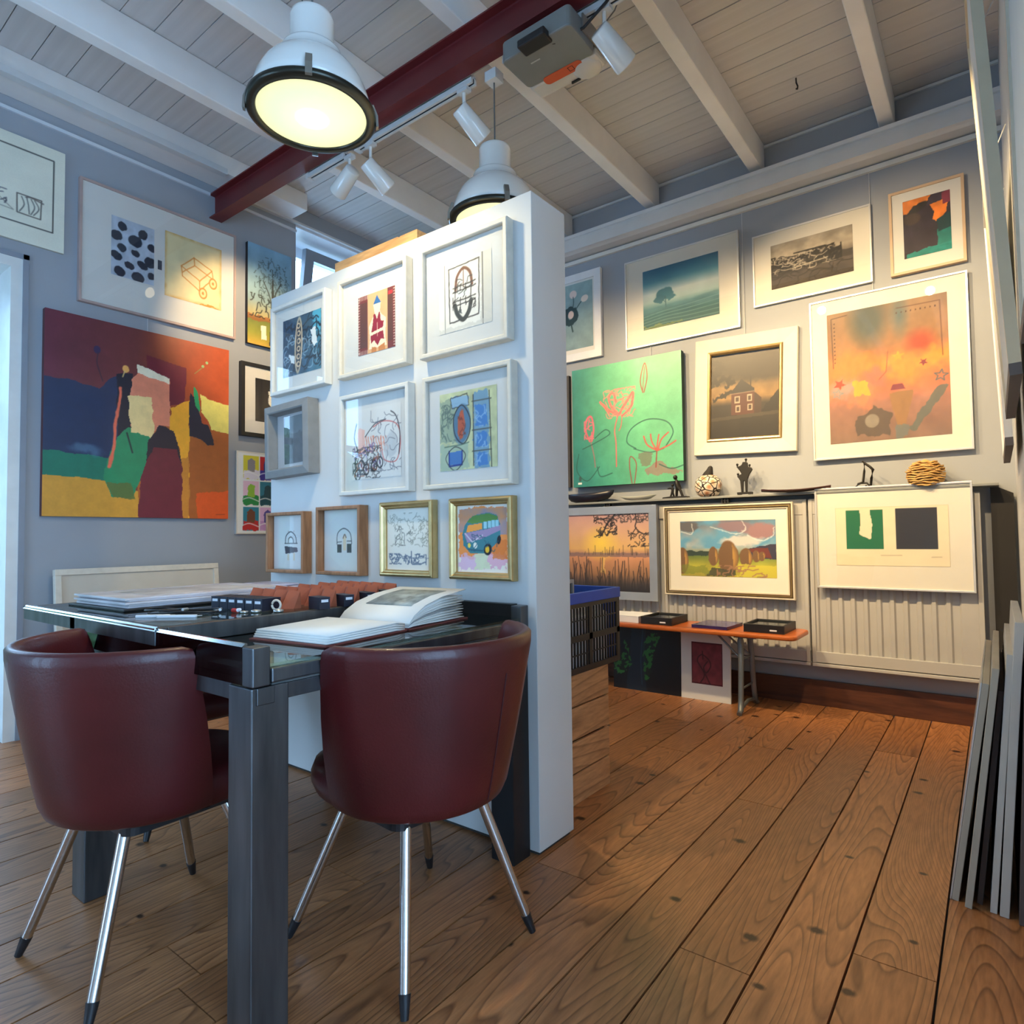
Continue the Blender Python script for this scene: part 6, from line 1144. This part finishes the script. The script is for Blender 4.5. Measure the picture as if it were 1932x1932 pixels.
c.line([(0, 0.0), (1, 0.0), (1, 1), (0, 1), (0, 0)], (180, 168, 140), 0.008)
c.rect(0.105, 0.44, 0.055, 0.715, (12, 104, 62)).poly([(0.235, 0.04), (0.325, 0.04), (0.33, 0.14), (0.345, 0.32), (0.335, 0.46), (0.335, 0.54), (0.31, 0.545), (0.29, 0.52), (0.255, 0.50), (0.225, 0.45), (0.235, 0.30), (0.235, 0.16)], (226, 214, 184), 1, 0.004)
c.rect(0.55, 0.905, 0.04, 0.715, (36, 34, 34))
c.line([(0.42, 0.82), (0.60, 0.815)], (150, 140, 116), 0.006, 0.8, 0.004).line([(0.85, 0.845), (0.93, 0.84)], (150, 140, 116), 0.006, 0.8, 0.004)
picture('framed print of a white foot on green beside a black square', 'rad', R, flat(0.010, 0.026, 0.006), M_ALU, [(ra, c)], (0.010,)*4, M_MATC, tilt=0.0)

# ---- under the bench ---------------------------------------------------------
c = Cv(0.462, 0.425, 260, (10, 13, 18))
c.poly([(0.28, 0), (0.50, 0), (0.48, 0.5), (0.50, 1), (0.2, 1), (0.26, 0.5)], (20, 34, 48), 1, 0.01).line([(0.46, 0), (0.42, 0.55), (0.44, 0.9)], (40, 66, 82), 0.012)
lf = c.inpoly([(0.44, 0.62), (0.46, 0.32), (0.56, 0.14), (0.70, 0.12), (0.66, 0.30), (0.60, 0.50), (0.56, 0.72)], 0.03) | c.inpoly([(0.0, 0.55), (0.12, 0.48), (0.24, 0.46), (0.28, 0.60), (0.16, 0.75), (0.05, 0.80)], 0.03) | c.inpoly([(0.18, 0.4), (0.16, 0.26), (0.24, 0.36), (0.25, 0.46)], 0.02) | c.inpoly([(0.46, 0.62), (0.58, 0.66), (0.54, 0.84), (0.46, 0.82)], 0.03)
c.mix(lf*(c.noise(26, 26, 5, 2) > 0.47)*0.95, (52, 122, 52)).mix(lf*0.25, (30, 90, 44))
t = thing('leaning_canvas', 'black painting with a green leafy plant standing under the bench', 'painting', (-1.815, 3.772, 0.0)); t.rotation_euler = (math.radians(-2), 0, 0)
MB().box(-0.231, 0.231, 0.0, 0.02, 0, 0.425).build('stretcher', mat('black_canvas_edge', (0.02, 0.02, 0.022), 0.6), t); put('artwork', art_mesh(c), M_OIL, t, loc=(-0.231, -0.0012, 0))
c = Cv(0.19, 0.25, 300, (120, 48, 56)).mottle(0.2, 6, 6); e = np.minimum(np.minimum(c.U, 1-c.U), np.minimum(c.V, 1-c.V)); c.mix((e < 0.03+0.02*c.noise(8, 8, 3))*0.8, (70, 22, 30))
for p in ([(0.30, 0.95), (0.42, 0.75), (0.20, 0.45), (0.34, 0.30), (0.55, 0.40), (0.62, 0.55), (0.48, 0.72), (0.40, 0.60), (0.52, 0.45)], [(0.45, 0.75), (0.60, 0.98)], [(0.38, 0.40), (0.36, 0.22)]): c.curve(p, (44, 16, 24), 0.03)
t = thing('leaning_print', 'white mounted dark red print leaning under the bench beside its legs', 'print', (-1.425, 3.766, 0.0)); t.rotation_euler = (math.radians(-2), 0, 0)
MB().box(-0.152, 0.152, 0.0, 0.012, 0, 0.428).build('mount_board', M_MATW, t); put('artwork', art_mesh(c), M_PAINT, t, loc=(-0.085, -0.0012, 0.095))
c = None

# ---- canvases leaning by the right wall, pictures hung on it --------------------
M_CB = mat('raw_canvas_edge', (0.44, 0.39, 0.31), 0.75, var=0.06); M_CW = mat('white_canvas_edge', (0.55, 0.51, 0.45), 0.6); M_CD = mat('dark_board_edge', (0.10, 0.075, 0.07), 0.7); M_GAPB = mat('gap_shade_black', (0.01, 0.01, 0.012), 0.8)
stack = [(-0.131, 0.016, 0.60, 2.120, 8.3, M_CB, 'silver edged framed picture, outermost in the stack leaning by the right wall', True), (-0.101, 0.016, 0.645, 2.096, 7.05, M_CB, 'pale canvas second from the outside in the leaning stack', False), (-0.076, 0.013, 0.58, 2.135, 6.4, M_CD, 'dark brown board third in the leaning stack', False), (-0.047, 0.015, 0.68, 2.106, 4.8, M_CW, 'pale canvas behind the dark brown board in the leaning stack', False), (-0.027, 0.020, 0.765, 2.100, 4.2, M_CW, 'tall white canvas innermost but one in the leaning stack', False), (0.012, 0.018, 0.66, 2.080, 2.9, M_CD, 'innermost canvas against the right wall', False)]
for i, (x, th, h, y0, lean, m_, lab, silv) in enumerate(stack):
    lean = math.radians(lean)
    L = 0.85-0.05*i
    t = thing('leaning_canvas', lab, 'canvas', (x, y0, 0.0), group='canvases leaning at the right wall'); t.rotation_euler = (0, lean, 0)
    MB().box(0, th, 0, L, 0.001, h).build('stretcher', m_, t, bev=0.0015)
    MB().box(th+0.0002, th+0.001, 0.012, L-0.012, 0.012, h-0.012).build('backing', M_GAPB, t)  # black sheet that puts shade into the gaps between the leaning canvases
    if silv: MB().box(-0.004, -0.0005, 0.0, L, 0.001, h).build('metal_edge', M_ALU, t)
def wall_frame(lab, y0, y1, z0, z1, xb, xt, th, m_face, m_bot):
    """picture hung on the right wall, leaning out at the top: xb/xt are the x of its room-side face at the bottom and top"""
    t = thing('wall_picture', lab, 'picture', (xb, y0, z0), group='pictures on the right wall'); ang = math.atan2(xt-xb, z1-z0); t.rotation_euler = (0, ang, 0)
    h = (z1-z0)/math.cos(ang)
    for b in ((0, y1-y0, 0, 0.03), (0, y1-y0, h-0.03, h), (0, 0.03, 0.0301, h-0.0301), (y1-y0-0.03, y1-y0, 0.0301, h-0.0301)):
        MB().box(0.0, th, b[0], b[1], b[2], b[3]).build('frame_bar', m_face if b[2] > 0.01 else m_bot, t)
    MB().box(0.006, th-0.006, 0.03, y1-y0-0.03, 0.0302, h-0.0302).build('panel', M_MATW, t)
    for yy in (0.1, y1-y0-0.1): MB().tube([(th-0.002, yy, h-0.04), (min(XR-0.004, 0.08)-xt, yy, h+0.1)], 0.002, 6).build('hanging_wire', M_ALU, t)
M_PALE = mat('pale_wood_edge', (0.66, 0.57, 0.40), 0.55, var=0.06); M_TAUPE = mat('taupe_edge', (0.13, 0.11, 0.105), 0.7)
wall_frame('pale wood framed picture on the right wall seen edge-on, nearest one', 2.0, 2.78, 1.385, 2.75, 0.038, -0.028, 0.026, M_PALE, M_TAUPE)
wall_frame('white framed picture on the right wall seen edge-on, nearest the corner', 2.90, 3.66, 1.306, 2.43, 0.035, -0.002, 0.024, mat('bright_white_edge', (0.74, 0.73, 0.70), 0.35), M_TAUPE)
wall_frame('tall pale panel at the right edge of the view', 0.96, 1.74, 1.40, 2.7, 0.054, 0.050, 0.02, mat('beige_panel_edge', (0.62, 0.56, 0.44), 0.6), M_TAUPE)

# ---- canvas leaning against the left wall behind the table ----------------------
t = thing('stored_canvas', 'large cream framed canvas standing behind the table by the left wall', 'canvas', (-3.80, 1.62, 0)); t.rotation_euler = (0, math.radians(-6), 0)
for b in ((-0.435, 0.435, 0.83, 0.862), (-0.435, 0.435, 0.0, 0.03), (-0.435, -0.405, 0.0301, 0.8299), (0.405, 0.435, 0.0301, 0.8299)):
    MB().box(-0.035, 0.0, b[0], b[1], b[2], b[3]).build('frame_bar', M_FCREAM, t, bev=0.002)
MB().box(-0.030, -0.012, -0.405, 0.405, 0.03, 0.83).build('canvas', mat('blank_canvas', (0.60, 0.55, 0.46), 0.8, var=0.04), t)
# hanging wires down from the picture rails
wi = MB().tube([(0, 0, 0), (0, 0, 1)], 0.0016, 6).mesh('hanging_wire')
for i, (x, y, z0, z1, lab) in enumerate(((-0.64+0.13, 4.04, 2.34, 3.036, 'thin picture wire beside the fence etching'), (-1.86, 4.04, 2.21, 2.31, 'thin picture wire above the lotus painting'), (-1.22, 4.04, 2.22, 3.036, 'thin picture wire between the tree print and the fence etching'), (XL+0.006, 1.66, 2.23, 2.33, 'short picture wire above the square abstract canvas'))):
    o = put('picture_wire', wi, MATS['grey_cord'] if i == 9 else M_TRIM); o.location = (x, y, z0); o.scale = (1, 1, z1-z0); tag(o, lab, 'wire', 'picture wires')
